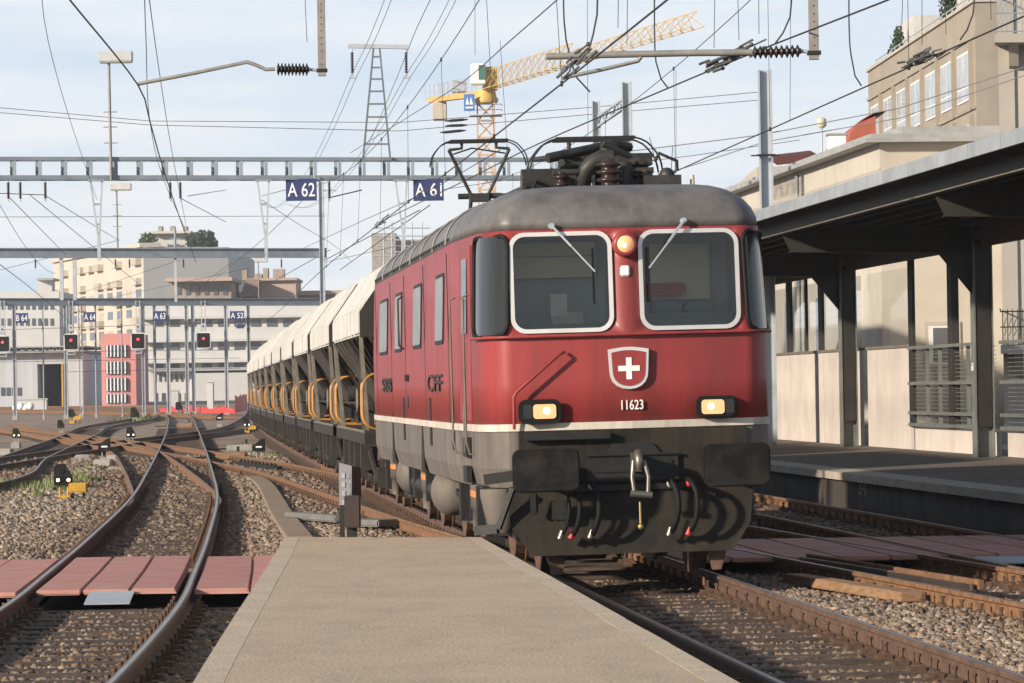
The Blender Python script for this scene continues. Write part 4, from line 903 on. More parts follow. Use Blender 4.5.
def frame_at(C, ux, uy):
    def f_(a, b_, z): return C + ux * a + uy * b_ + Vector((0, 0, z))
    return f_
def rect_box(F, a0, a1, b0, b1, z0, z1): return MB().prism([F(a0, b0, z0), F(a1, b0, z0), F(a1, b1, z0), F(a0, b1, z0)], (0, 0, z1 - z0))
def Wd(*a): return frame_at(*a)
# cream annex: corner towards us at px 882
CB = thing('annex_building', 'low cream rendered building with grey flat eaves behind the canopy', 'building', (0, 0, 0))
Yc = 107.5; C_ = off(0, Yc); C_.x = at(882, 300, Yc).x; C_.z = 0
F = frame_at(C_, UX, UY); He = at(882, 143, Yc).z
rect_box(F, 0, 14, 0, 60, 0, He).build('walls', M_render, CB)
rect_box(F, -.45, 14.3, -.45, 60.3, He, He + .12).build('eave', M_eave, CB); rect_box(F, -.3, 14.2, -.3, 60.2, He + .12, He + .24).build('roof_slab', M_eave, CB)
rect_box(F, 1.2, 14.0, 3, 40, He + .24, He + .65).build('roof_upstand', M_eave, CB)
rect_box(F, -.012, 0, -.012, 60, He - .75, He - .7).build('string_course', M_rendB, CB)
MB().tube([F(-.06, 14.0, He - .1), F(-.06, 14.0, 0)], .06, 8).build('down_pipe', M_eave, CB)
zw0, zw1 = at(940, 364, Yc).z, at(940, 326, Yc).z; a0, a1 = (at(929, 340, Yc).x - C_.x), (at(957, 340, Yc).x - C_.x)
rect_box(F, a0 - .12, a1 + .12, -.05, .0, zw0 - .1, zw1 + .12).build('window_surround', M_rendB, CB)
wf = rect_box(F, a0, a1, -.065, -.05, zw0, zw1).build('window', M_wframe, CB); rect_box(F, a0 + .12, a1 - .12, -.072, -.066, zw0 + .05, zw1 - .05).build('pane', M_wpane, wf)
sh_ = rect_box(F, a0 + .2, a1, -.06, -.045, zw0 - 1.7, zw0 - .12).build('shutter', M_rendB, CB)
for k in range(3): rect_box(F, -.03, .0, 4 + k * 6, 5.0 + k * 6, 2.4, 4.4).build('window', M_wpane, CB)
# balcony house at the right edge
BH = thing('balcony_house', 'cream house with wrought-iron balconies at the right edge', 'building', (0, 0, 0))
Yb = 99.0; B0 = at(1003, 200, Yb); B0.z = 0; FB = frame_at(B0, UX, Vector((.137, 1, 0)).normalized()); zt = 16.0
rect_box(FB, 0, 12, 0, 16, 0, zt).build('walls', M_render, BH)
rect_box(FB, -.06, .35, -.07, .0, 0, zt - .1).build('corner_pilaster', M_rendB, BH)
for (py_s, px0, top) in ((37, 995, -4), (345, 1001, 310)):
    zs = at(1010, py_s, Yb).z; a0 = at(px0, py_s, Yb).x - B0.x; h = at(1010, top, Yb).z - zs
    bal = rect_box(FB, a0, 6, -1.0, .0, zs - .22, zs).build('balcony_slab', M_rendB, BH)
    b = MB(); x = a0 + .06
    while x < 3.2:
        b.bar(FB(x, -.95, zs), FB(x, -.95, zs + h), .02); b.tube([FB(x + .03, -.95, zs + h * .25), FB(x + .09, -.95, zs + h * .4), FB(x + .03, -.95, zs + h * .55), FB(x + .1, -.95, zs + h * .75)], .009, 4); x += .13
    for z in (.06, .5, .94): b.bar(FB(a0, -.95, zs + h * z), FB(5.5, -.95, zs + h * z), .03)
    b.bar(FB(a0, -.95, zs + h), FB(a0, 0, zs + h), .03); b.build('balcony_railing', M_greysteel if top < 0 else M_black, BH)
    MB().prism([FB(a0 + .35, -.8, zs - .22), FB(a0 + .35, 0, zs - .22), FB(a0 + .35, 0, zs - .85), FB(a0 + .35, -.2, zs - .75), FB(a0 + .35, -.45, zs - .45)], UX * .25).build('bracket', M_rendB, BH)
# hotel block with rows of windows
HB = thing('office_block', 'beige block with a row of tall white windows and a planted roof terrace', 'building', (0, 0, 0))
Yh = 185.0; Hc = at(978, 200, Yh); Hc.z = 0; hd = Vector((-.0326, 1, 0)).normalized(); hu = Vector((1, .0326, 0)).normalized(); FH = frame_at(Hc, hu, hd); zt = at(978, 2, Yh).z; LHb = 41.0
rect_box(FH, 0, 30, 0, LHb, 0, zt).build('walls', M_beige, HB)
zr = [(at(974, 97, Yh).z, at(974, 47, Yh).z), (at(974, 97, Yh).z - 3.55, at(974, 47, Yh).z - 3.55)]
for z in (zr[0][1] + .45, zr[0][0] - .55): rect_box(FH, -.10, 0, 0, LHb, z, z + .14).build('string_course', M_beige, HB)
rect_box(FH, -.12, 30, -.12, LHb + .1, zt, zt + .15).build('coping', M_rendB, HB)
nb = 7; bw = (LHb - 1.5) / nb
for j, (z0, z1) in enumerate(zr):
    for k in range(nb):
        b0 = 1.0 + k * bw; 
        rc = MB(); rc.prism([FH(-.22, b0 - .30, z0 - .5), FH(0, b0 - .30, z0 - .5), FH(0, b0 - .05, z0 - .5), FH(-.22, b0 - .05, z0 - .5)], (0, 0, z1 - z0 + .9)); rc.build('pilaster', M_beige, HB)
        w0, w1 = b0 + .7, b0 + bw - 1.0
        rect_box(FH, -.06, -.0, w0, w1, z0, z1).build('window', M_wframe, HB)
        wn_ = HB.children[-1] if HB.children else None
        p_ = MB(); half = (w0 + w1) / 2
        for q0, q1 in ((w0 + .18, half - .1), (half + .1, w1 - .18)):
            for r0, r1 in ((z0 + .1, z0 + .62), (z0 + .7, z1 - .1)):
                p_.prism([FH(-.072, q0, r0), FH(-.072, q1, r0), FH(-.072, q1, r1), FH(-.072, q0, r1)], hu * .01)
        p_.build('panes', M_curt, HB)
for a_, b_, w_, l_, h_ in ((2.5, 3.0, 8, 9, 2.6), (2.0, 18, 6, 7, 2.0), (1.5, 32, 5, 7, 2.3)):
    rect_box(FH, a_, a_ + w_, b_, b_ + l_, zt + .15, zt + .15 + h_).build('roof_house', mat('pale roof house', (.55, .53, .49), .8, scale=1) if 'pale roof house' not in MATS else MATS['pale roof house'], HB)
tr_ = MB(); [tr_.bar(FH(.4, k_ * 2.0, zt + .1), FH(.4, k_ * 2.0, zt + .65), .05) for k_ in range(21)]; tr_.bar(FH(.4, 0, zt + .65), FH(.4, LHb - .5, zt + .65), .05).build('terrace_rail', M_galv, HB)
M_leafd = mat('dark conifer leaf', (0.035, 0.075, 0.03), .8, col2=(0.015, 0.032, 0.014), scale=8)
M_leaf = mat('green leaf', (0.07, 0.12, 0.035), .7, col2=(0.03, 0.06, 0.018), scale=6)
M_bark = mat('bark', (.09, .065, .045), .9, scale=8)
def leaf_cloud(b, c, rx, rz, n, size, cone=0.0):
    for _ in range(n):
        while True:
            p = Vector((random.uniform(-1, 1), random.uniform(-1, 1), random.uniform(-1, 1)))
            if .25 < p.length < 1: break
        k = 1 - cone * (p.z + 1) / 2
        q = Vector(c) + Vector((p.x * rx * k, p.y * rx * k, p.z * rz)); a = Vector((random.uniform(-1, 1), random.uniform(-1, 1), random.uniform(-1, 1))).normalized(); u = a.orthogonal().normalized(); v = a.cross(u); s = size * random.uniform(.6, 1.3)
        b.add([q - u * s * .5, q + v * s * .4, q + u * s * .5, q - v * s * .4], [(0, 1, 2, 3)])
def bush(nm, label, cat, base, rx, h, n, size, m, cone=0.0, trunk=.0, group=None):
    t_ = thing(nm, label, cat, base, 0, group)
    tk = MB(); tk.tube([(0, 0, 0), (.02 * h, 0, h * .3), (0, 0, h * .75)], [.04 * h, .03 * h, .01 * h], 6); tk.tube([(0, 0, h * .3), (rx * .5, .1, h * .65)], [.02 * h, .006 * h], 5); tk.tube([(0, 0, h * .35), (-rx * .5, .1, h * .7)], [.02 * h, .006 * h], 5); tk.build('trunk', M_bark, t_)
    c = MB()
    for k in range(6):
        c_ = (random.uniform(-.35, .35) * rx * (1 - cone), random.uniform(-.35, .35) * rx, trunk + (h - trunk) * (.25 + .1 * k)); leaf_cloud(c, c_, rx * random.uniform(.5, .8) * (1 - cone * k / 6), (h - trunk) * .28, n // 6, size, cone * .4)
    c.build('crown', m, t_); return t_
bush('conifer_shrub', 'small dark conifer at the near end of the roof terrace', 'shrub', FH(.8, 2.5, zt + .1), .55, 2.0, 420, .16, M_leafd, .6, group='conifers on the roof terrace')
bush('conifer_shrub', 'rounded dark conifer in the middle of the roof terrace', 'shrub', FH(.8, 14, zt + .1), .9, 2.3, 520, .18, M_leafd, .5, group='conifers on the roof terrace')
bush('conifer_shrub', 'small conifer at the far end of the roof terrace', 'shrub', FH(.8, 34, zt + .1), .8, 2.0, 420, .18, M_leafd, .5, group='conifers on the roof terrace')
AN = thing('antenna_mast', 'slim antenna mast with two white drums on the roof terrace', 'antenna', FH(1.2, 17, zt)); MB().tube([(0, 0, 0), (0, 0, 4.6)], .05, 6).build('pole', M_galv, AN)
for z in (3.2, 4.2): MB().lathe((-.1, -.3, z), (0, 1, 0), [(.42, 0), (.42, .25)], 16).build('drum', M_white, AN)
# roofs further along: red barrel roof, brown pitched roof, chimney, awning
M_redroof = mat('red roof sheet', (0.42, 0.10, 0.05), .6, col2=(.30, .07, .035), scale=2); M_tile = mat('brown roof tiles', (.15, .12, .095), .9, col2=(.10, .08, .065), scale=6, bump=.2)
RB = thing('red_roofed_house', 'house with a rounded red metal roof beyond the cream building', 'building', (0, 0, 0))
Yr = 172.0; r0 = at(848, 145, Yr); r1 = at(876, 145, Yr); rr_ = at(866, 112, Yr).z
MB().b2((r0.x, Yr, 0), (r1.x, Yr + 14, r0.z)).build('walls', M_rendB, RB)
arc = [(r0.x + 1.7 * (1 - math.cos(R(a))), Yr - .1, r0.z + (rr_ - r0.z) * math.sin(R(a))) for a in range(0, 91, 10)] + [(r1.x, Yr - .1, rr_), (r1.x, Yr - .1, r0.z)]
MB().prism(arc, (0, 14.4, 0)).build('roof', M_redroof, RB)
KB = thing('pitched_roof_house', 'distant house with brown tiled pitched roof peeping out between locomotive and mast', 'building', (0, 0, 0))
Yk = 190.0; k0, k1, k2 = at(690, 300, Yk), at(757, 172, Yk), at(800, 168, Yk)
MB().b2((k0.x, Yk + 2, 0), (k2.x + 6, Yk + 16, at(735, 214, Yk).z)).build('walls', M_rendB, KB)
ez = at(735, 213, Yk).z; ex = at(728, 213, Yk).x; tz = at(763, 168, Yk).z; tx = at(763, 168, Yk).x
MB().add([(ex, Yk, ez), (k2.x + 6, Yk, ez), (k2.x + 6, Yk + 9, tz), (tx, Yk + 9, tz), (ex, Yk + 18, ez), (k2.x + 6, Yk + 18, ez)], [(0, 1, 2, 3), (0, 3, 4), (3, 2, 5, 4), (0, 4, 5, 1), (1, 5, 2)]).build('roof', M_tile, KB)
CH = thing('roof_terrace', 'small roof terrace with red awning and white chimney above the cream eaves', 'roof terrace', (0, 0, 0)); Yt = 150.0
a_, c_ = at(772, 158, Yt), at(815, 153, Yt); MB().prism([a_, c_, c_ + Vector((.3, 0, -.28)), a_ + Vector((.2, 0, -.28))], (0, 2.5, .25)).build('awning', mat('dark red awning', (.10, .025, .022), .8, scale=3), CH)
a_, c_ = at(829, 149, Yt), at(846, 149, Yt); h = at(840, 135, Yt).z; MB().b2((a_.x, Yt, a_.z - 1), (c_.x, Yt + .8, h)).build('chimney', M_white, CH); MB().b2((a_.x - .06, Yt - .06, h), (c_.x + .06, Yt + .86, h + .07)).build('chimney_cap', M_conc, CH)
a_ = at(822, 150, Yt); h = at(822, 128, Yt).z; MB().tube([(a_.x, Yt, a_.z - 1), (a_.x, Yt, h)], .04, 6).build('lamp_pole', M_galv, CH); MB().lathe((a_.x, Yt, h), (0, 0, 1), [(.10, 0), (.2, .1), (.18, .35), (.08, .4)], 10).build('lamp_globe', mat('pale lamp globe', (.6, .56, .42), .5, scale=2), CH)
a_, c_ = at(745, 205, 160), at(900, 162, 160); MB().b2((a_.x, 152, 0), (c_.x, 170, at(800, 166, 152).z)).build('base', M_rendB, CH)
# ------------------------------------------------------------ gantries carrying the overhead line
def hang_insulator(b, p, h, r=.045, n=9, m=1):
    p = Vector(p); b.tube([p, p - Vector((0, 0, h * .12))], .02, 5, 0)
    pr_ = []
    for k in range(n): z = -h * .12 - h * .76 * k / n; pr_ += [(r * .5, z), (r, z - h * .02), (r, z - h * .045), (r * .5, z - h * .07)]
    b.lathe(p, (0, 0, 1), pr_[::-1], 8, m); b.tube([p - Vector((0, 0, h * .88)), p - Vector((0, 0, h))], .025, 5, 0)
def cross_insulator(b, a, c, r=.06, n=9, m=1):                      # ribbed rod between two points
    a = Vector(a); c = Vector(c); d = c - a; L = d.length; pr_ = []
    for k in range(n): t = L * k / n; pr_ += [(r * .45, t), (r, t + L / n * .3), (r, t + L / n * .45), (r * .45, t + L / n * .75)]
    b.lathe(a, d, pr_ + [(r * .45, L)], 10, m)
MI = [M_galv, M_insul]
M_arm = mat('weathered grey arm steel', (.30, .285, .26), .6, .2, col2=(.21, .195, .175), scale=6)
G0, G1 = at(-70, 168, 110.0), at(640, 168.5, 115.8); gd = (G1 - G0).normalized(); gp = Vector((-gd.y, gd.x, 0)).normalized()
GA = thing('overhead_gantry', 'long grey ladder-like lattice gantry carrying the A 62 and A 61 signs', 'gantry', (0, 0, 0))
Lg = (G1 - G0).length; zt_, zb_ = .27, -.27
for dy in (0, .5):
    pass
b = MB(); k = 0.2
for dy in (0, .5):
    for z, h in ((zt_, .10), (zb_, .13)): b.bar(G0 + gp * dy + Vector((0, 0, z)), G1 + gp * dy + Vector((0, 0, z)), .10, h)
while k < Lg:
    for dy in (0, .5): b.bar(G0 + gd * k + gp * dy + Vector((0, 0, zb_ + .02)), G0 + gd * k + gp * dy + Vector((0, 0, zt_ - .02)), .09, .07)
    for z in (zt_, zb_): b.bar(G0 + gd * k + gp * .051 + Vector((0, 0, z)), G0 + gd * k + gp * .449 + Vector((0, 0, z)), .05, .05)
    k += .73
b.build('truss', M_greysteel, GA)
def on_gantry(px, dz=0.0):                                          # point under/over the gantry seen at this bearing
    d = ray(px, 168); k = (gp.dot(G0)) / (gp.x * d[0] + gp.y * d[1]); return Vector((d[0] * k, d[1] * k, G0.z + (G1.z - G0.z) * ((Vector((d[0] * k, d[1] * k, 0)) - G0).dot(gd) / Lg) + dz))
PXM = 113 / 3900.0
for px in (96, 263, 401):
    b = MB(); T = on_gantry(px, zb_ - .066); lo = Vector((T.x + .05, T.y, T.z - 1.55)); end = Vector((T.x + .06, T.y, T.z - 2.3))
    for s in (-.17, .17): b.bar(T + gd * s, lo + gd * s * .15, .05, .06)
    b.bar(T - gd * .24 - Vector((0, 0, .02)), T + gd * .24 - Vector((0, 0, .02)), .14, .04)
    for f_ in (.45, .82): q = T.lerp(lo, f_); wv = .17 * (1 - .85 * f_); b.bar(q - gd * wv, q + gd * wv, .05, .05)
    b.bar(lo, end, .09, .09); b.build('drop_post', M_galv, GA)
for px in (8, 20, 45, 170, 180, 329): b = MB(); hang_insulator(b, on_gantry(px, zb_ - .066), .62); b.build('insulator', MI, GA)
def lattice_mast(px0, px1, pyb, pyt, Y, parent, nm='line_mast'):
    b = MB(); a0, a1 = at(px0, pyb, Y), at(px1, pyb, Y); cx = at((px0 + px1) / 2, pyt, Y)
    for dy in (0, .35):
        for s, a in ((-1, a0), (1, a1)): b.bar(a + Vector((0, dy, 0)), cx + Vector((s * .09, dy * .5, 0)), .045, .05)
    for k in range(1, 9):
        f_ = 1 - (1 - k / 9) ** 1.15; l, r_ = a0.lerp(cx - Vector((.09, 0, 0)), f_), a1.lerp(cx + Vector((.09, 0, 0)), f_); b.bar(l, r_, .035, .05)
    b.bar(at(px0 - 2, pyb, Y) + Vector((0, 0, -.03)), at(px1 + 2, pyb, Y) + Vector((0, 0, -.03)), .2, .10)
    return b.build(nm, mat('dark lattice steel', (.15, .165, .18), .6, .1, scale=3), parent), cx
FM = thing('feeder_mast', 'small lattice mast with a crossarm and two hanging insulators standing on the gantry', 'mast', on_gantry(377, .35)); FM.location = (0, 0, 0)
Yf = on_gantry(377).y + .1
lattice_mast(363, 390, 158, 48, Yf, FM, 'lattice_post')
xa, xb = at(348, 46, Yf), at(408, 47, Yf); MB().bar(xa, xb, .14, .12).build('crossarm', M_galv, FM)
FEED = []
for px in (352, 406):
    p = at(px, 49, Yf); b = MB(); hang_insulator(b, p, .82, .05, 8); b.bar(p - Vector((.1, 0, .84)), p + Vector((.12, 0, -.84)), .05, .05); b.build('insulator', MI, FM); FEED += [p + Vector((-.07, 0, -.86)), p + Vector((.10, 0, -.86))]
def lamp_mast(label, P, h, sc=1.0, steps=()):
    t = thing('lamp_mast', label, 'lamp mast', P, 0, 'lamp masts on the gantries')
    MB().tube([(0, 0, 0), (-.02, 0, h)], .04, 8).build('pole', M_arm, t)
    hd_ = MB().b2((-.30, -.18, h), (.66, .18, h + .30)).build('lamp_housing', mat('pale lamp housing', (.50, .51, .51), .6, var=.12) if 'pale lamp housing' not in MATS else MATS['pale lamp housing'], t, bevel=.02)
    MB().b2((-.27, -.15, h - .03), (.63, .15, h - .002)).build('lamp_glass', M_eave, t)
    b = MB()
    for s in steps: b.bar((-.2, 0, s), (.2, 0, s), .03, .03)
    b.build('climbing_rungs', M_arm, t); return t
p = on_gantry(111.5, -.35); p.y -= .12; lamp_mast('tall lamp mast with pale box lamp clamped to the left end of the near gantry', p, at(110, 62, p.y).z - p.z, steps=[at(111, q, p.y).z - p.z for q in (112, 127, 143)])
def beam_gantry(label, A, B, h, dz=.3, posts=()):
    t = thing('overhead_gantry', label, 'gantry', (0, 0, 0)); A = Vector(A); B = Vector(B)
    MB().bar(A, B, .12, h).build('beam', M_greysteel, t)
    for z in (-h / 2 + .02, h / 2 - .02): MB().bar(A + Vector((0, -.03, z)), B + Vector((0, -.03, z)), .26, .05).build('flange', M_greysteel, t)
    return t
B0_, B1_ = at(-60, 253, 174.5), at(326, 253, 181.0); B2 = beam_gantry('grey box-beam gantry behind the lattice gantry, with one tall post at its right end', B0_, B1_, .44)
def on_line(A, B, px, dz=0.0):
    d = ray(px, 300); n = Vector((-(B - A).y, (B - A).x, 0)).normalized(); k = n.dot(A) / (n.x * d[0] + n.y * d[1]); f_ = (Vector((d[0] * k, d[1] * k, 0)) - Vector((A.x, A.y, 0))).length / Vector(((B - A).x, (B - A).y, 0)).length
    return Vector((d[0] * k, d[1] * k, A.z + (B.z - A.z) * f_ + dz))
p = on_line(B0_, B1_, 323); top = at(321, 181, p.y).z
b = MB(); b.b2((p.x - .12, p.y - .35, -.2), (p.x - .09, p.y - .13, top)); b.b2((p.x + .09, p.y - .35, -.2), (p.x + .12, p.y - .13, top)); b.b2((p.x - .088, p.y - .25, -.2), (p.x + .088, p.y - .23, top - .02)); b.b2((p.x + .13, p.y - .3, top - .5), (p.x + .7, p.y - .2, top - .42)); b.build('post', M_galv, B2)
C0_, C1_ = at(-60, 302, 266.0), at(326, 302, 280.0); B3 = beam_gantry('far grey beam gantry above the row of red signals', C0_, C1_, .52)
for i, px in enumerate((62, 75, 176)):
    q = on_line(B0_, B1_, px, -.24); q2 = Vector((q.x, q.y, q.z - (1.9 if i < 2 else 2.0))); MB().bar(q, q2, .16 if i < 2 else .12).build('drop_post', M_galv, B2)
for px in (36, 116, 130, 184, 282): b = MB(); hang_insulator(b, on_line(B0_, B1_, px, -.26), .5, .05, 6); b.build('insulator', MI, B2)
p = on_line(B0_, B1_, 118.5, .2); lamp_mast('short lamp mast with pale box lamp standing on the second gantry', p, at(117, 190, p.y).z - p.z, steps=(1.0, 1.5, 2.0))
p = on_line(C0_, C1_, 259, .25); lamp_mast('distant lamp mast with pale box lamp beside the hopper train, on the far gantry', p, at(258, 262, p.y).z - p.z, steps=(1.2, 1.8))
MTW = thing('line_mast', 'slim dark mast with two crossarms rising above the second gantry at left centre', 'mast', (0, 0, 0)); q = on_line(B0_, B1_, 176, .2); zt = at(176, 228, q.y).z
b = MB(); b.tube([q, (q.x, q.y, zt)], .06, 6); b.bar((q.x - .25, q.y, zt - .5), (q.x + .25, q.y, zt - .5), .05); b.build('pole', M_greysteel, MTW)
# signs under the near gantry
def track_sign(label, s, x0, y0, x1, y1, Y, txt=True, sc=1.0):
    a, c = at(x0, y1, Y), at(x1, y0, Y); t = thing('track_sign', label, 'track sign', ((a.x + c.x) / 2, Y, (a.z + c.z) / 2), math.atan2(gd.y, gd.x) * .0, 'blue track-number signs on the gantries'); w, h = c.x - a.x, c.z - a.z
    MB().b2((-w / 2, 0, -h / 2), (w / 2, .05, h / 2)).build('plate', M_signblue, t, bevel=.006)
    if s:
        me = text_mesh('lettering', s, h * .88, M_white, extrude=.004, bold=h * .004); mx_ = max(v.co.x for v in me.vertices) - min(v.co.x for v in me.vertices)
        cx = (max(v.co.x for v in me.vertices) + min(v.co.x for v in me.vertices)) / 2; cy_ = (max(v.co.y for v in me.vertices) + min(v.co.y for v in me.vertices)) / 2
        for v in me.vertices: v.co.x = (v.co.x - cx) * (w * .88 / mx_); v.co.y -= cy_
        o = inst('lettering', me, t, (0, -.006, 0)); o.rotation_euler = (R(90), 0, 0)
    b = MB()
    for s_ in (-.42, .42): b.bar((w * s_, .02, h / 2), (w * s_, .02, h / 2 + .12 * sc), .03)
    b.build('hanger', M_galv, t); return t
Yg = on_gantry(300).y - .07; track_sign('blue track sign reading A 62 under the lattice gantry', 'A 62', 286, 178.5, 316.5, 201, Yg)
Yg = on_gantry(428).y - .07; track_sign('blue track sign reading A 61 under the lattice gantry', 'A 61', 413.5, 178.5, 443.5, 201, Yg)
for s, x0, x1, y0, y1 in (('B 64', 15.5, 28, 313, 323), ('A 64', 83.5, 96, 312, 322), ('A 63', 153.5, 166, 311, 321), ('A 52', 230, 244, 311, 320)):
    Yg = on_line(C0_, C1_, x0).y - .3; track_sign(f'small distant blue track sign reading {s} below the far gantry', s, x0, y0, x1, y1, Yg)
Yg = on_line(C0_, C1_, 240).y - .28; track_sign('tiny blue plate hanging under the A 52 sign', None, 236.5, 324.5, 244, 328.5, Yg)
# red signals
M_redlight = glow('red signal light', (1.0, .03, .05), 2.6)
def signal(label, px, py):
    q = on_line(C0_, C1_, px); Y = q.y - .4; c = at(px, py, Y); t = thing('main_signal', label, 'railway signal', c, 0, 'red main signals under the far gantry')
    MB().prism([(u, 0, v) for u, v in rrect(1.0, 1.14, .13, 4)], (0, .16, 0)).build('white_rim', M_white, t)
    MB().prism([(u, -.02, v) for u, v in rrect(.90, 1.04, .10, 4)], (0, .02, 0)).build('black_board', M_black, t)
    MB().lathe((0, -.03, .12), (0, 1, 0), [(.085, 0), (.095, .02)], 14).build('red_lamp', M_redlight, t)
    b = MB(); b.prism([(u, .02, .98 + v) for u, v in rrect(.36, .46, .08, 3)], (0, .14, 0)); b.build('upper_lamp_box', M_galv, t)
    MB().lathe((0, .0, 1.0), (0, 1, 0), [(.06, 0), (.06, .03)], 10).build('unlit_lamp', M_black, t)
    b = MB(); b.bar((-.13, .2, .5), (-.13, .2, q.z - c.z + .1), .06); b.bar((.13, .2, .5), (.13, .2, q.z - c.z + .1), .06); b.bar((0, .2, q.z - c.z), (0, .6, q.z - c.z), .06)
    for s in (-.3, .3): b.bar((s, .05, -.55), (s * .8, .05, -.85), .05)
    b.bar((-.26, .05, -.85), (.26, .05, -.85), .06); b.bar((-.3, .05, -.65), (.3, .05, -.65), .05); b.build('bracket', M_galv, t)
for label, px, py in (('leftmost red main signal, cut by the picture edge', 2.5, 344), ('red main signal in front of the grey depot door', 71, 342), ('red main signal in front of the pink building', 138, 341), ('red main signal nearest the hopper train', 203.5, 340.3)): signal(label, px, py)
# columns carrying the far gantry
for i, (px, w, label) in enumerate(((13.7, .24, 'slim column below the B 64 sign'), (42.5, .10, 'thin post in front of the depot doorway'), (65, .24, 'silver column just left of the second red signal'), (80, .2, 'silver lattice column right of the grey depot'), (95, .13, 'thin column under the A 64 sign'), (121, .10, 'thin pole in front of the pink building'),
    (142.5, .24, 'silver column right of the pink building'), (154, .2, 'dark grey column under the A 63 sign'), (167.5, .26, 'wide pale column right of the A 63 sign'), (186, .24, 'left one of a close pair of silver columns'), (192.5, .24, 'right one of a close pair of silver columns'), (225.5, .25, 'silver column in front of the hopper train tail'), (248, .22, 'dark brown column just behind the hopper train tail'))):
    q = on_line(C0_, C1_, px, -.26); zg = zgr(q.y) - .2; t = thing('gantry_column', label + ', below the far gantry', 'column', (q.x, q.y, zg), 0, 'columns below the far gantry'); h = q.z - zg
    m = M_greysteel if 'dark' in label or 'thin' in label else M_galv
    b = MB()
    if 'lattice' in label:
        for s in (-1, 1): b.bar((s * w / 2, 0, 0), (s * w / 2, 0, h), .06)
        for k in range(14): b.bar((-w / 2, 0, h * k / 14), (w / 2, 0, h * (k + 1) / 14), .035)
    elif w > .2:
        b.b2((-w / 2, -.12, 0), (-w / 2 + .05, .12, h)); b.b2((w / 2 - .05, -.12, 0), (w / 2, .12, h)); b.b2((-w / 2 + .052, -.02, 0), (w / 2 - .052, .02, h - .02))
    else: b.tube([(0, 0, 0), (0, 0, h)], w / 2, 8)
    b.build('shaft', m, t); MB().b2((-w * .8, -.25, -.1), (w * .8, .25, .28)).build('foot', M_conc, t)
# H masts on the right
def hmast(label, px, ptop, Y, w, base=0):
    c = at(px, ptop, Y); c2 = Vector((c.x, c.y, base)); t = thing('line_mast', label, 'mast', c2, 0, 'galvanised masts on the right'); h = c.z - base
    b = MB(); b.b2((-w / 2, -.15, 0), (-w / 2 + .03, .15, h)); b.b2((w / 2 - .03, -.15, 0), (w / 2, .15, h)); b.b2((-w / 2 + .032, -.012, 0), (w / 2 - .032, .012, h - .01)); b.build('shaft', M_galv, t)
    b = MB(); zc = h * .78; b.b2((-w / 2 - .06, -.19, zc), (w / 2 + .06, -.152, zc + .05)); b.b2((-w / 2 - .2, -.25, zc), (-w / 2 - .01, -.18, zc + .03)); b.b2((w / 2, -.25, zc), (w / 2 + .15, -.2, zc + .03)); b.build('clamp', M_dark, t); return t, c
hmast('nearest galvanised mast, standing through the zinc canopy roof', 764.5, 70, 88.0, .30)
hm2, ca = hmast('galvanised mast at the right end of the lattice gantry', 626.5, 82, 116.2, .30)
hm3, cb = hmast('shorter galvanised mast behind, tied to its neighbour by a sloping lattice bar', 596, 101, 124.5, .27)
a, c = Vector((ca.x - .1, ca.y, ca.z - .5)), Vector((cb.x + .05, cb.y, cb.z - .5)); b = MB()
for z in (0, -.3): b.bar(a + Vector((0, 0, z)), c + Vector((0, 0, z)), .07)
for k in range(7): b.bar(a.lerp(c, k / 7) - Vector((0, 0, .3 * (k % 2))), a.lerp(c, (k + 1) / 7) - Vector((0, 0, .3 * ((k + 1) % 2))), .05)
tag(b.build('tie_lattice', M_galv), 'sloping lattice tie bar between the two galvanised masts above the locomotive roof', 'tie bar')

# ------------------------------------------------------------ overhead wires
def wire(name, label, pts, r=.007, m=None, group=None, cat='wire', step=2.0, extra=None):
    b = MB(); b.tube(smooth_path(pts, step) if step else pts, r, 5)
    if extra: extra(b)
    return tag(b.build(name, m or M_wire), label, cat, group)
def droppers(fc, fm, ys, r=.004):
    def add(b):
        for y in ys:
            a, c = fc(y), fm(y); b.tube([a, c], r, 4); b.box(a, (.03, .07, .06)); b.box(c, (.03, .07, .06))
    return add
cA = lambda Y: off(4.30 + .12 * math.sin(Y / 22), Y, 5.235); mA = lambda Y: off(4.30, Y, 6.95 + .0006 * (Y - 75) ** 2)
wire('contact_wire', 'thick contact wire over the locomotive track meeting the raised pantograph', [cA(Y) for Y in range(20, 200, 8)], .0105, extra=droppers(cA, mA, range(44, 112, 9)))
wire('catenary_wire', 'carrying wire strung above the locomotive contact wire', [mA(Y) for Y in range(40, 116, 6)], .0075)
cC = lambda Y: off(8.9, Y, 5.60); mC = lambda Y: off(8.9, Y, 7.22 + .0007 * (Y - 86) ** 2)
wire('contact_wire', 'contact wire over the right-hand platform track running past the near galvanised mast', [cC(Y) for Y in range(24, 180, 8)], .0105, extra=droppers(cC, mC, range(47, 110, 11)))
wire('catenary_wire', 'carrying wire above the right-hand platform contact wire', [mC(Y) for Y in range(40, 116, 6)], .0075)
xp = {p.y: p.x for p in smooth_path(xr, 1.0)}; xk = sorted(xp)
def cB(Y): return Vector((np.interp(Y, xk, [xp[k] for k in xk]), Y, 5.62))
def mB(Y): p = cB(Y); p.z = 6.7 + .0006 * (Y - 60) ** 2; return p
def span_px(Y_, lst): return [at(x, y, d) for x, y, d in lst]
wire('contact_wire', 'contact wire over the right-hand crossover crossing the tubular arm', span_px(0, ((1010, -50, 32), (880, 3, 37.9), (772, 45, 43.2), (699, 75, 47.2), (666, 89, 49.6), (540, 143, 60.5), (470, 178, 72), (380, 222, 98))), .0105)
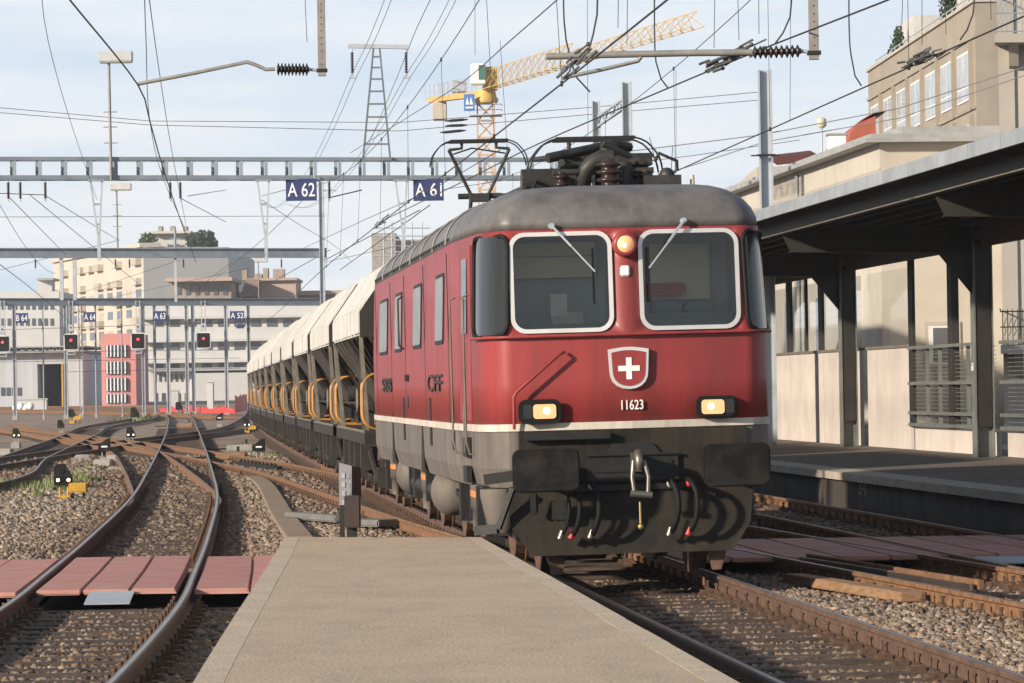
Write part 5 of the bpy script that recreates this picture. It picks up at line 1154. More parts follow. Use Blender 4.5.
wire('contact_wire', 'thick contact wire slanting over the S-curve track at upper left', span_px(0, ((30, -50, 34), (70, 0, 38.9), (138, 85, 49.5), (150, 122, 56), (164, 171, 68), (184, 230, 93), (196, 262, 120))), .0105)
wire('catenary_wire', 'left one of two near vertical carrying wires above the S-curve track', span_px(0, ((144, -20, 46), (146, 40, 52), (150, 122, 68), (164, 180, 88), (190, 240, 118))), .0065)
wire('catenary_wire', 'right one of two near vertical carrying wires above the S-curve track', span_px(0, ((147, -20, 46), (152, 20, 52), (161, 83, 62), (172, 152, 80), (186, 225, 112))), .0065)
for i, p in enumerate(FEED):
    d = Vector((DX, 1, 0)); sag = lambda s: .0016 * s * (s if s > 0 else s)
    pts = [p + d * s + Vector((0, 0, .0011 * s * s - .012 * abs(s) * 0)) for s in (-86, -70, -55, -40, -25, -12, 0)] + [p + d * s + Vector((0, 0, .0004 * s * s - .03 * s)) for s in (15, 35, 60, 90, 120)]
    wire('feeder_wire', ('left', 'right')[i // 2] + ' insulator of the feeder mast, ' + ('left', 'right')[i % 2] + ' wire of its pair of thin feeders', pts, .008, group='feeder wires on the lattice mast')
wire('span_wire', 'upper thin line wire crossing the whole sky just above the lattice gantry', span_px(0, ((-20, 106, 150), (150, 121, 150), (400, 122.5, 150), (595, 107, 150), (760, 92, 150))), .012, step=6)
wire('span_wire', 'lower thin line wire crossing the sky just above the lattice gantry', span_px(0, ((-20, 111, 150), (150, 125, 150), (400, 131, 150), (595, 114, 150), (760, 100, 150))), .012, step=6)
wire('catenary_wire', 'carrying wire slanting from the top edge above the crane towards the left gantry', span_px(0, ((600, -38, 38), (557, 0, 43), (511, 40, 50), (464, 81, 62), (421, 109, 77), (350, 153, 104))), .0075)
wire('catenary_wire', 'steep wire from the top edge down past the feeder mast crossarm', span_px(0, ((440, -20, 60), (416, 30, 72), (400, 70, 84), (380, 118, 100), (362, 160, 113))), .007)
wire('catenary_wire', 'wire from the left gantry insulators fanning to the hopper train', span_px(0, ((262, 200, 113), (300, 225, 140), (335, 246, 180), (352, 262, 230))), .010)
wire('catenary_wire', 'long slack wire from the A 62 sign down to the far gantry', span_px(0, ((318, 185, 113), (262, 240, 150), (214, 280, 230), (196, 298, 270))), .010)
wire('contact_wire', 'contact wire slanting from the tall gantry post to the train roof', span_px(0, ((300, 250, 180), (360, 222, 140), (430, 190, 112), (500, 150, 90))), .011)
wire('contact_wire', 'dark wire running from the locomotive roof to the gantry post bracket', span_px(0, ((325, 262, 181), (380, 250, 150), (440, 236, 120))), .011)
wire('feeder_wire', 'thin wire crossing behind the pantographs towards the right mast', span_px(0, ((440, 190, 118), (560, 172, 118), (690, 156, 118), (800, 140, 118))), .009)
wire('catenary_wire', 'thin wire rising from the left gantry drop post to the top edge', span_px(0, ((97, 200, 113), (70, 120, 80), (48, 40, 62), (40, -20, 55))), .006)
b = MB()
for x0, y0, x1, y1 in ((445, 121, 468, 119.5), (445, 126, 468, 125), (440, 132.5, 466, 130.5)): b.tube([at(x0, y0, 149.7), at(x0 + 6, y0 - .3, 149.7), at(x1 - 6, y1 + .3, 149.7), at(x1, y1, 149.7)], [.02, .06, .06, .02], 6)
tag(b.build('line_insulators', M_dark), 'three black rod insulators in line behind the crane mast', 'insulators')
wire('span_wire', 'pale double cable sagging from the near galvanised mast to the right edge', span_px(0, ((1040, 62, 88), (900, 108, 88), (760, 135, 88), (640, 150, 88), (540, 158, 88))), .012, mat('pale cable', (.30, .30, .30), .5, .3), step=3)
wire('span_wire', 'lower pale cable below its twin right of the near galvanised mast', span_px(0, ((1040, 70, 89), (900, 118, 89), (764, 142, 89), (700, 163, 89), (660, 175, 89))), .011, MATS['pale cable'], step=3)
# far web of thin wires between the gantries
FW = []
for k, (a, c) in enumerate((((-10, 193, 113), (46, 195, 113)), ((0, 217, 175), (325, 216, 178)), ((30, 195, 113), (140, 285, 230)), ((46, 196, 113), (118, 240, 178)), ((8, 196, 113), (66, 255, 175)), ((180, 198, 113), (226, 222, 150)), ((226, 190, 150), (188, 196, 113)), ((262, 196, 150), (330, 178, 113)),
    ((232, 262, 200), (182, 300, 270)), ((0, 270, 190), (120, 240, 178)), ((60, 300, 270), (180, 260, 185)), ((100, 300, 270), (250, 268, 200)), ((340, 270, 200), (430, 205, 130)), ((325, 260, 181), (420, 210, 130)), ((240, 300, 260), (330, 250, 182)), ((328, 198, 113), (362, 190, 113)), ((0, 330, 290), (235, 322, 290)), ((0, 352, 300), (240, 350, 300)), ((0, 362, 300), (240, 358, 300)), ((62, 372, 300), (240, 368, 300)))):
    wire('cross_wire', f'thin overhead cross wire among the far gantries at upper left', [at(*a), at(*c)], .012 if k < 12 else .018, group='thin cross wires among the far gantries', step=None)
def far_contact(o, z, Ya, Yb, x_c): return [off(o + x_c * ((Y - Ya) / 150) ** 2, Y, z + zgr(Y)) for Y in range(Ya, Yb, 15)]
for o, label in ((-5.0, 'far contact wire over the leftmost curving track'), (-10, 'far contact wire left of the leftmost curving track'), (-15.5, 'outermost far contact wire at the left edge')):
    wire('contact_wire', label, far_contact(o, 5.6, 112, 280, -1.5), .012)
    wire('catenary_wire', label.replace('contact', 'carrying'), [p + Vector((0, 0, 1.2 + .0005 * (p.y - 145) ** 2)) for p in far_contact(o, 5.6, 112, 180, -1.5)], .009)
# tubular arms
def droop(label, pts, Y, r=.010): wire('jumper_cable', label, [at(x, y, Y) for x, y in pts], r, group='looping jumper cables between the overhead wires', step=.15)
droop('looping jumper cable left of the crane jib tip, falling from the top edge', ((563, -70), (564, 20), (569, 52), (577, 78), (590, 92)), 45.5)
droop('looping jumper cable falling on the tubular arm clamp', ((598, -70), (597, 15), (593, 35), (588, 53)), 40)
droop('looping jumper cable hanging right of the crane jib', ((654.5, -70), (654.5, 30), (656, 62), (661, 79), (668, 88)), 49.6)
droop('short looping jumper cable left of the right-hand drop post', ((795, -70), (790, 17), (783, 33), (775.5, 43)), 43.2)
droop('long looping jumper cable in front of the pale sky right of the drop post', ((849, -70), (849, 25), (851, 55), (855, 76), (861.5, 86)), 50.5)
droop('looping jumper cable over the roof terrace of the beige block', ((978, -70), (973, 14), (967, 30), (960, 40)), 45)
for i, (x0, y0, x1, y1, Y) in enumerate(((302, -70, 307, 42, 48), (619, -70, 618, 28, 41), (716, -70, 714, 48, 44), (736, -70, 739, 40, 44), (758, -70, 759, 34, 44), (791, -70, 790, 120, 57), (676, 70, 676, 170, 70), (587, -70, 588, 140, 64), (500, 40, 508, 160, 62), (905, -70, 901, 45, 44), (922, -70, 922, 45, 44), (944, -70, 946, 35, 44), (990, -70, 991, 20, 44), (475, -5, 475, 55, 60), (628, -70, 627, 45, 43))):
    w = wire('dropper_wire', 'thin vertical dropper wire in the upper right sky', [at(x0, y0, Y), at(x1, y1, Y)], .0042, group='thin dropper wires in the upper right sky', step=None)
def arm(label, post_px, Yp, pts, ins, r=.024):
    t = thing('drop_arm', label, 'registration arm', (0, 0, 0)); (x0, ytop, ybot, wpx) = post_px; a, c = at(x0, ytop, Yp), at(x0 + .6, ybot, Yp); a = Vector((c.x, Yp, a.z)); w = wpx * Yp / 3900
    MB().bar(a, c, w, w).build('drop_post', M_arm, t); b = MB()
    for k in range(14): z = c.z + .06 + k * .085; b.box((c.x, Yp - w / 2 - .003, z), (.012, .006, .012))
    b.b2((c.x - w * .7, Yp - w * .7, c.z + .05), (c.x + w * .7, Yp + w * .7, c.z + .09)); b.build('clamp', M_dark, t)
    b = MB(); i0, i1 = at(*ins[0], Yp), at(*ins[1], Yp); cross_insulator(b, i0, i1, .085 * Yp / 50, 9, 1); b.tube([i1, Vector((c.x, Yp, c.z + .07))], .022, 6); b.build('insulator', MI, t)
    b = MB(); b.tube([at(*p, Yp) for p in pts], r, 8); b.build('arm_tube', M_arm, t); return t
arm('left drop post with ribbed insulator and pale curved arm holding the contact wire', (321.5, -90, 76, 7.6), 49.5, ((138, 84), (190, 74), (247, 62), (256, 65), (266, 69.5), (275, 69)), ((277, 69.3), (309, 69.5)))
arm('right drop post with ribbed insulator and long rusty horizontal arm', (813.5, -90, 59.5, 9.5), 41.5, ((546, 56.5), (600, 55), (690, 53), (752, 52.5)), ((753, 52.5), (801, 51)), .036)
b = MB(); b.tube([at(562, 78, 41.5), at(600, 70, 41.5), at(638, 61, 41.5), at(641, 57, 41.5)], .022, 7); tag(b.build('arm_tube', M_arm), 'thin secondary arm tube slanting below the rusty horizontal arm', 'registration arm')
M_knot = mat('dull dark clamp steel', (.13, .13, .13), .6, .2, col2=(.06, .06, .06), scale=9)
def wire_knot(label, p0, p1, Y, n=14, seed=1):
    rr = random.Random(seed); b = MB(); a, c = at(*p0, Y), at(*p1, Y); d = (c - a)
    for k in range(n):
        s = rr.uniform(0, .75); q = a + d * s + Vector((rr.uniform(-.05, .05), rr.uniform(-.12, .12), rr.uniform(-.07, .09))); e = q + d * rr.uniform(.12, .35) + Vector((0, 0, rr.uniform(-.03, .03))); b.tube([q, e], rr.uniform(.008, .02), 5)
        if k % 4 == 0: b.sphere(e, .024, 6)
    tag(b.build('wire_clamps', M_knot), label, 'wire fittings')
wire_knot('tangle of dark clamps where arm and contact wire meet below the crane jib', (556, 78), (590, 50), 41.0, 20, 2)
wire_knot('bundle of pale rods and clamps left of the right-hand drop post', (702, 72), (764, 46), 43.6, 20, 3)
wire_knot('bundle of pale rods and clamps in front of the beige block', (898, 68), (950, 44), 45, 18, 4)
wire_knot('black wire fittings over the scaffolded building', (372, 231), (392, 214), 112, 12, 5)
YP = thing('warning_plate', 'small yellow plate hanging from the wires above the cab roof', 'plate', at(665, 181, 66)); MB().b2((-.11, 0, -.08), (.11, .02, .08)).build('plate', M_yellow, YP); b = MB(); b.tube([(-.1, .01, .08), (-.25, 0, .75)], .006, 4); b.tube([(.1, .01, .08), (.14, 0, .6)], .006, 4); b.build('hanger', M_wire, YP)

# ------------------------------------------------------------ tower crane
M_crane = mat('yellow crane paint', (0.60, 0.385, 0.10), .55, col2=(.48, .30, .08), scale=.6); M_craneor = mat('pale orange crane mast', (.56, .37, .22), .55, col2=(.46, .30, .18), scale=.5)
CR = thing('tower_crane', 'yellow tower crane with long lattice jib rising behind the locomotive', 'crane', (0, 0, 0))
Yc = 360.0; ctr = at(485.5, 88, Yc); mw = .78; basez = 1.0
def lattice(b, A, Bp, n, w, tri=False, r=.05):
    A = Vector(A); Bp = Vector(Bp); d = (Bp - A).normalized(); u = Vector((-d.y, d.x, 0)).normalized() if abs(d.z) < .9 else Vector((1, 0, 0)); v = d.cross(u)
    off_ = [u * w[0] - v * w[1], -u * w[0] - v * w[1], -u * w[0] + v * w[1], u * w[0] + v * w[1]] if not tri else [u * w[0], -u * w[0], v * w[1] * (1 if v.z > 0 else -1)]
    m_ = len(off_)
    for o in off_: b.bar(A + o, Bp + o, r * 1.5)
    for k in range(n):
        p, q = A.lerp(Bp, k / n), A.lerp(Bp, (k + 1) / n)
        for i in range(m_):
            o1, o2 = off_[i], off_[(i + 1) % m_]; b.bar(p + o1, q + o2, r); b.bar(p + o1, p + o2, r)
            if not tri: b.bar(p + o2, q + o1, r)
b = MB(); lattice(b, (ctr.x, Yc, basez), (ctr.x, Yc, ctr.z - 1.4), 17, (mw, mw), r=.085); b.build('mast', M_craneor, CR)
tip = at(697, 17, 288.0); tip.z = ctr.z + .8; jd = (tip - ctr); jd.z = 0; jd.normalize(); root = ctr + jd * 1.2
rt = Vector((root.x, root.y, ctr.z - .2)); tp = Vector((tip.x, tip.y, at(697, 20, 288).z - .5))
b = MB(); lattice(b, rt, rt.lerp(tp, .46), 12, (.6, 1.75), True, .045); lattice(b, rt.lerp(tp, .46), tp, 13, (.55, 1.15), True, .04); b.build('jib', M_crane, CR)
back = ctr - jd * 25; back.z = at(430, 97, back.y).z; b = MB(); b.bar(Vector((ctr.x, ctr.y, ctr.z - .5)), back - Vector((0, 0, .3)), .9, .5); b.build('counter_jib', M_crane, CR)
b = MB()
for k in range(9):
    p = ctr.lerp(back, .25 + .085 * k)
    for s in (-.5, .5): b.bar(p + Vector((s, 0, -.2)), p + Vector((s, 0, 1.2)), .07)
for z in (.4, 1.15):
    for s in (-.5, .5): b.bar(ctr.lerp(back, .25) + Vector((s, 0, z)), back + Vector((s, 0, z)), .06)
b.bar(back + Vector((-.6, 0, 1.2)), back + Vector((-.6, 0, -.4)), .06); b.build('railing', M_galv, CR)
p = ctr.lerp(back, .84); MB().b2((p.x - .7, p.y - 1, p.z - 2.4), (p.x + .65, p.y + 1, p.z - .6)).build('counterweight', mat('cream ballast blocks', (.52, .47, .38), .8, scale=.6), CR, bevel=.06)
p = ctr.lerp(back, .5); MB().b2((p.x - .6, p.y - .7, p.z), (p.x + .8, p.y + .7, p.z + 1.1)).build('winch', M_galv, CR, bevel=.08)
cb_ = MB().b2((ctr.x - 1.35, ctr.y - 2.2, ctr.z + .2), (ctr.x + .05, ctr.y - .6, ctr.z + 2.1)).build('cab', M_white, CR, bevel=.08); MB().b2((ctr.x - .6, ctr.y - 2.24, ctr.z + .6), (ctr.x + .0, ctr.y - 2.2, ctr.z + 1.95)).build('cab_window', mat('green tinted glass', (.06, .16, .12), .1, scale=1), cb_)
b = MB(); b.lathe((ctr.x, ctr.y, ctr.z - 1.4), (0, 0, 1), [(1.1, 0), (1.2, .3), (1.0, .6), (.9, 1.2)], 14); b.b2((ctr.x - .2, ctr.y - .8, ctr.z - .2), (ctr.x + 1.1, ctr.y + .8, ctr.z + 1.9)); b.build('slewing_ring', M_crane, CR)
b = MB(); q = ctr + Vector((0, 0, -2.6)); b.b2((q.x - 1.5, q.y - 1.2, q.z), (q.x + 1.5, q.y + 1.2, q.z + .08))
for s in (-1.5, 1.5):
    for z in (.5, 1.0): b.bar((q.x + s, q.y - 1.2, q.z + z), (q.x + s, q.y + 1.2, q.z + z), .05); b.bar((q.x - 1.5, q.y - 1.2, q.z + z), (q.x + 1.5, q.y - 1.2, q.z + z), .05)
b.build('service_platform', M_galv, CR)
a, c = at(464, 111, Yc - 1.4), at(474.5, 94, Yc - 1.4); bd = MB().b2((a.x, Yc - 1.4, a.z), (c.x, Yc - 1.3, c.z)).build('banner', mat('blue banner', (.06, .19, .50), .6, scale=1), CR)
w, h = c.x - a.x, c.z - a.z; b = MB()
b.prism([(a.x + w * .15, Yc - 1.43, a.z + h * .38), (a.x + w * .32, Yc - 1.43, a.z + h * .85), (a.x + w * .48, Yc - 1.43, a.z + h * .38)], (0, .02, 0)); b.prism([(a.x + w * .52, Yc - 1.43, a.z + h * .38), (a.x + w * .66, Yc - 1.43, a.z + h * .85), (a.x + w * .85, Yc - 1.43, a.z + h * .38)], (0, .02, 0)); b.b2((a.x + w * .15, Yc - 1.43, a.z + h * .15), (a.x + w * .85, Yc - 1.41, a.z + h * .25)); b.build('white_emblem', M_white, bd)
# ------------------------------------------------------------ buildings beyond the yard
M_apt = mat('sunlit cream facade', (0.52, 0.465, 0.39), .85, col2=(.45, .40, .335), scale=.12)
M_grey = mat('pale grey render', (0.50, 0.49, 0.47), .85, col2=(.43, .42, .40), scale=.15)
M_whitew = mat('off-white facade', (0.52, 0.515, 0.50), .8, col2=(.45, .445, .43), scale=.2)
M_pinkb = mat('salmon pink facade', (0.56, 0.235, 0.215), .8, col2=(.48, .20, .18), scale=.3)
M_depot = mat('grey corrugated cladding', (0.46, 0.48, 0.50), .6, .1, col2=(.38, .40, .42), scale=.6, stretch=(4, 4, .2))
M_salmon = mat('faded salmon roof', (.44, .32, .265), .85, col2=(.36, .26, .215), scale=.3)
M_brownr = mat('brown roof slate', (.24, .15, .12), .9, col2=(.17, .11, .09), scale=.4)
M_brick = mat('timber and brick penthouse', (.34, .275, .215), .85, col2=(.25, .195, .15), scale=.4)
M_wdark = mat('dark office glazing', (.09, .10, .115), .15, var=.4, scale=.3, spec=.8)
M_shut = mat('beige window shutter', (.52, .45, .36), .6, col2=(.35, .30, .24), scale=.8)
def facade(nm, label, cat='building'): return thing(nm, label, cat, (0, 0, 0))
def vbox(par, nm, x0, y0, x1, y1, Y, D, m, ground=False, skew=0.0, dz=0):
    a, c = at(x0, y1, Y), at(x1, y0, Y); zb = 0.0 if ground else min(a.z, c.z); xa, xb, zt = at(x0, (y0 + y1) / 2, Y).x, at(x1, (y0 + y1) / 2, Y).x, at((x0 + x1) / 2, y0, Y).z
    if not ground: zb = at((x0 + x1) / 2, y1, Y).z
    return MB().prism([(xa, Y, zb), (xb, Y, zb), (xb + skew, Y + D, zb), (xa + skew, Y + D, zb)], (0, 0, zt - zb)).build(nm, m, par)
def wins(par, x0, x1, y0, y1, Y, nx_, ny_, m, fx=.6, fy=.6, d=.12, nm='window', frame=None):
    for j in range(ny_):
        for i in range(nx_):
            cx, cy_ = x0 + (x1 - x0) * (i + .5) / nx_, y0 + (y1 - y0) * (j + .5) / ny_; hw, hh = (x1 - x0) / nx_ * fx / 2, (y1 - y0) / ny_ * fy / 2
            a, c = at(cx - hw, cy_ + hh, Y), at(cx + hw, cy_ - hh, Y)
            b = MB(); b.b2((a.x, Y - d, a.z), (c.x, Y - .004, c.z)); b.build(nm, m, par)
# cream apartment slab receding to the left, with its grey end wall
AP = facade('apartment_block', 'tall cream apartment block with many balconies and a blank grey end wall')
Ya = 640.0; ca_ = at(144, 300, Ya); cl_ = at(54, 300, Ya + 70); cr_ = at(229, 300, Ya + 6); zt = at(144, 247, Ya).z; ztl = at(54, 258, Ya + 70).z
nrm = Vector((cl_.y - ca_.y, ca_.x - cl_.x, 0)).normalized()
if nrm.y > 0: nrm = -nrm
dep = Vector((0, 40, 0))
MB().add([(ca_.x, ca_.y, 0), (cr_.x, cr_.y, 0), (cr_.x, cr_.y + 66, 0), (cl_.x, cl_.y, 0), (ca_.x, ca_.y, zt), (cr_.x, cr_.y, zt), (cr_.x, cr_.y + 66, zt), (cl_.x, cl_.y, zt)], [(0, 1, 5, 4), (1, 2, 6, 5), (2, 3, 7, 6), (4, 5, 6, 7)], 1).add([(cl_.x, cl_.y, 0), (ca_.x, ca_.y, 0), (ca_.x, ca_.y, zt), (cl_.x, cl_.y, zt)], [(0, 1, 2, 3)], 0).build('walls', [M_apt, M_grey], AP)
va = (cl_ - ca_); va.z = 0; La = va.length; va.normalize(); na = Vector((va.y, -va.x, 0));
if na.y > 0: na = -na
MB().prism([ca_ * 1 + na * .6 - Vector((0, 0, ca_.z - zt)), cl_ + na * .6 - Vector((0, 0, cl_.z - zt)), cl_ - na * 3 - Vector((0, 0, cl_.z - zt)), ca_ - na * 3 - Vector((0, 0, ca_.z - zt))], (0, 0, .7)).build('parapet', M_apt, AP)
nst = 8; sh = zt / nst
for j in range(nst):
    for i in range(10):
        s = La * (i + .2) / 10; z0 = sh * j + .9; w_ = La / 10 * .6
        p = lambda a, o, z: Vector((ca_.x, ca_.y, 0)) + va * a + na * o + Vector((0, 0, z))
        if i % 2 == 0 or (i + j) % 3 == 0: MB().prism([p(s, .01, z0 - .5), p(s + w_, .01, z0 - .5), p(s + w_, 1.0, z0 - .5), p(s, 1.0, z0 - .5)], (0, 0, 1.1)).build('balcony', M_shut if (i + j) % 3 else M_apt, AP)
        if j < 6: MB().prism([p(s + .3, .006, z0 + .7), p(s + w_, .006, z0 + .7), p(s + w_, .03, z0 + .7), p(s + .3, .03, z0 + .7)], (0, 0, 1.35)).build('window', M_wdark if (i * 3 + j) % 4 else M_shut, AP)
PH = vbox(AP, 'penthouse', 152, 233, 187, 248, Ya + 12, 20, M_grey); vbox(AP, 'penthouse_roof', 148, 231, 191, 233.4, Ya + 10, 24, M_apt)
for x in (158, 170, 183): vbox(AP, 'chimney', x, 226, x + 4, 232, Ya + 16, 3, M_conc)
bush('roof_tree', 'dark round-crowned tree on the roof of the cream apartment block', 'tree', at(203, 250, Ya + 10), 3.0, 3.2, 900, .7, M_leafd, group='trees on the apartment roof')
bush('roof_tree', 'smaller dark tree at the left of its neighbour on the apartment roof', 'tree', at(193, 250, Ya + 12), 1.6, 2.4, 450, .6, M_leafd, group='trees on the apartment roof')
bush('roof_shrub', 'green shrubs in front of the white penthouse on the apartment roof', 'shrub', at(147, 248, Ya + 8), 2.2, 2.6, 450, .5, M_leaf)
HU = facade('roof_hut', 'small square hut on the flat roofs at far left'); vbox(HU, 'walls', 38, 280, 52, 293, 620, 4, M_grey); vbox(HU, 'roof', 36.5, 278, 53.5, 280.2, 618, 8, M_conc)
LB = facade('flat_roof_block', 'wide pale flat-roofed block below the apartment building at far left'); vbox(LB, 'walls', -40, 292, 60, 405, 610, 20, M_whitew, True); wins(LB, 0, 55, 298, 330, 610, 9, 2, M_wdark, .5, .45)
# terrace house row with salmon roofs
TH = facade('terrace_house', 'brown timber penthouse with long pale eaves right of the apartment block'); vbox(TH, 'walls', 172, 281, 231, 300, 560, 16, M_brick); vbox(TH, 'eave', 165, 277.5, 232, 281.2, 557, 20, M_salmon); wins(TH, 174, 230, 284, 297, 560, 6, 1, M_wdark, .45, .7); vbox(TH, 'lower_floor', 160, 299, 250, 407, 562, 18, M_grey, True)
SB = facade('salmon_roof_house', 'house with faded salmon walls and chimneys behind the second gantry post'); vbox(SB, 'walls', 247, 280, 296, 300, 575, 14, M_salmon); vbox(SB, 'parapet', 246, 278, 297, 280.5, 574, 16, M_salmon); vbox(SB, 'wing', 228, 294, 345, 330, 585, 12, M_grey, True); vbox(SB, 'wing_roof', 226, 291, 343, 295, 580, 14, M_salmon)
for x0, y0, x1 in ((242, 270, 247), (254, 274, 262), (273, 269, 284), (263, 268, 268)): vbox(SB, 'chimney', x0, y0, x1, 280, 578, 3, M_brick); 
a, c, t1, t2_ = at(240, 297, 570), at(258, 297, 570), at(246, 279, 571), at(258, 279, 571)
MB().prism([a, c, t2_, t1], (0, 10, 0)).build('slate_slope', M_brownr, SB)
# white office strips
OF = facade('office_building', 'long off-white office building with dark ribbon windows behind the far columns'); vbox(OF, 'walls', 141, 303, 350, 408, 520, 25, M_whitew, True)
for y0 in (318, 341, 362):
    vbox(OF, 'ledge', 139, y0 - 2.5, 350, y0, 518.5, 2, M_grey); wins(OF, 150, 345, y0 + 1, y0 + 9, 520, 12, 1, M_wdark, .62, .9)
LV = facade('low_white_hall', 'low white hall with small windows between the far columns'); vbox(LV, 'walls', 150, 370, 350, 408, 470, 12, M_whitew, True); vbox(LV, 'roof_edge', 148, 367, 350, 370, 468, 15, M_eave)
wins(LV, 152, 190, 374, 382, 470, 7, 1, M_wdark, .35, .9); wins(LV, 152, 190, 392, 402, 470, 5, 1, M_wdark, .4, .8); vbox(LV, 'grey_wing', 192, 372, 350, 408, 466, 4, M_grey, True)
PB = facade('pink_building', 'salmon pink three-storey building with white window fins'); vbox(PB, 'walls', 101.5, 333.5, 136, 408, 411, 14, M_pinkb, True)
for y0, y1 in ((345, 357), (361.5, 374), (378, 391), (394, 403)):
    a, c = at(106, y1, 411), at(127.5, y0, 411); MB().b2((a.x, 410.85, a.z), (c.x, 410.99, c.z)).build('window', M_wdark, PB)
    for k in range(6):
        q = a.x + (c.x - a.x) * (k + .25) / 6; MB().b2((q, 410.6, a.z), (q + (c.x - a.x) * .055, 410.84, c.z)).build('fin', M_white, PB)
DP = facade('depot_shed', 'grey clad engine depot with a tall dark doorway'); vbox(DP, 'walls', -40, 353, 37.5, 408, 420, 30, M_depot, True); vbox(DP, 'walls', 63, 353, 83, 408, 420, 30, M_depot, True); vbox(DP, 'lintel', 37.5, 353, 63, 364, 420, 30, M_depot); vbox(DP, 'roof_edge', -40, 346.5, 84, 347.8, 418.5, 32, M_eave); vbox(DP, 'roof_edge', -40, 351, 84, 353, 418.5, 32, M_eave)
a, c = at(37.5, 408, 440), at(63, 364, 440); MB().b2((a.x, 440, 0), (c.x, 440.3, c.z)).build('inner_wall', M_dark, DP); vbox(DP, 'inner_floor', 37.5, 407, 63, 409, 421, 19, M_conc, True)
vbox(DP, 'door_post', 61.5, 364, 63.2, 408, 419.6, .4, M_yellow, True); vbox(DP, 'engine_nose', 44, 389, 59, 406, 432, 6, mat('dark green machine', (.05, .07, .06), .5, scale=.6), True)
b = MB()
for k in range(26):
    x0, x1 = -10 + 3.6 * k, -10 + 3.6 * (k + 1); b.bar(at(x0, 351, 419) if k % 2 else at(x0, 347.8, 419), at(x1, 347.8, 419) if k % 2 else at(x1, 351, 419), .12)
b.build('roof_truss', M_eave, DP); wins(DP, 0, 22, 387, 396, 420, 4, 1, M_wdark, .6, .9)
FN = facade('yard_fence', 'pale wall running along the far edge of the yard', 'wall'); vbox(FN, 'wall', 84, 401, 300, 408, 440, .4, M_grey, True)
bush('bush', 'green bush between the grey depot and the pink building', 'bush', at(90, 405, 445), 1.6, 4.2, 700, .5, M_leaf); bush('bush', 'narrow green bush against the left wall of the pink building', 'bush', at(99, 405, 446), 1.0, 3.6, 400, .45, M_leaf)
# scaffolded building behind the train
SC2 = facade('scaffolded_building', 'grey building wrapped in scaffolding right of the tall gantry post'); Ys = 300.0
vbox(SC2, 'walls', 372, 233, 396, 300, Ys, 14, M_conc, True); vbox(SC2, 'walls', 392, 240, 425, 300, Ys + 3, 12, M_grey, True); b = MB()
for x in (384, 392, 402, 412, 422): b.tube([at(x, 300, Ys - 1.5), at(x, 222, Ys - 1.5)], .05, 5)
for y in (228, 236, 246, 256, 266): b.tube([at(372, y, Ys - 1.5), at(430, y, Ys - 1.5)], .05, 5); 
for y in (240, 252, 264): b.bar(at(383, y, Ys - 1.1), at(428, y, Ys - 1.1), .7, .07)
b.build('scaffold', M_galv, SC2)
# far bank of simple blocks closing the horizon behind locomotive and platform
FB_ = facade('far_block', 'row of pale blocks hidden mostly behind the train'); vbox(FB_, 'walls', 330, 330, 760, 408, 640, 20, M_grey, True)
# red barrier netting, white bags and posts in the far yard
M_redp = mat('red plastic', (.62, .06, .05), .5, scale=1)
b = MB(); rr = random.Random(4); xs_ = np.linspace(160, 247, 30); g_ = [gz(x, 412 + (1.2 if x > 200 else 0) - (3 * max(0, (x - 235) / 12))) for x in xs_]
for i in range(29):
    if i in (6, 7): continue
    h0, h1 = .2 + .3 * rr.random(), .2 + .3 * rr.random(); 
    if xs_[i] > 233: h0 += .8; h1 += .9
    b.prism([g_[i], g_[i + 1], g_[i + 1] + Vector((0, 0, h1)), g_[i] + Vector((0, 0, h0))], (0, .25, 0))
tag(b.build('barrier_netting', M_redp), 'crumpled red plastic barrier netting lying across the far yard', 'barrier')
for lab, x, y, w, h in (('white cabinet beside the pale far column', 174, 409, .8, 1.8), ('white cabinet left of the silver far column', 210.5, 410, .5, 2.6), ('low pale cabinet at the far left near the depot', 30, 408, 3.0, .9)):
    q = gz(x, y); t = thing('trackside_cabinet', lab, 'cabinet', q, 0, 'cabinets in the far yard'); MB().b2((-w / 2, 0, -.3), (w / 2, .6, h * .8)).build('box', M_whitew, t, bevel=.05); MB().b2((-w / 2 - .05, -.05, h * .8), (w / 2 + .05, .65, h * .8 + .1)).build('lid', M_grey, t)
b = MB(); q = gz(22, 409.5)
for k in range(4): b.sphere(q + Vector((-.5 + .4 * k, rr.uniform(-.1, .1), .1 + .15 * (k % 2))), .34, 8)
tag(b.build('white_bags', M_white), 'heap of white bulk bags in the far yard at left', 'bags')
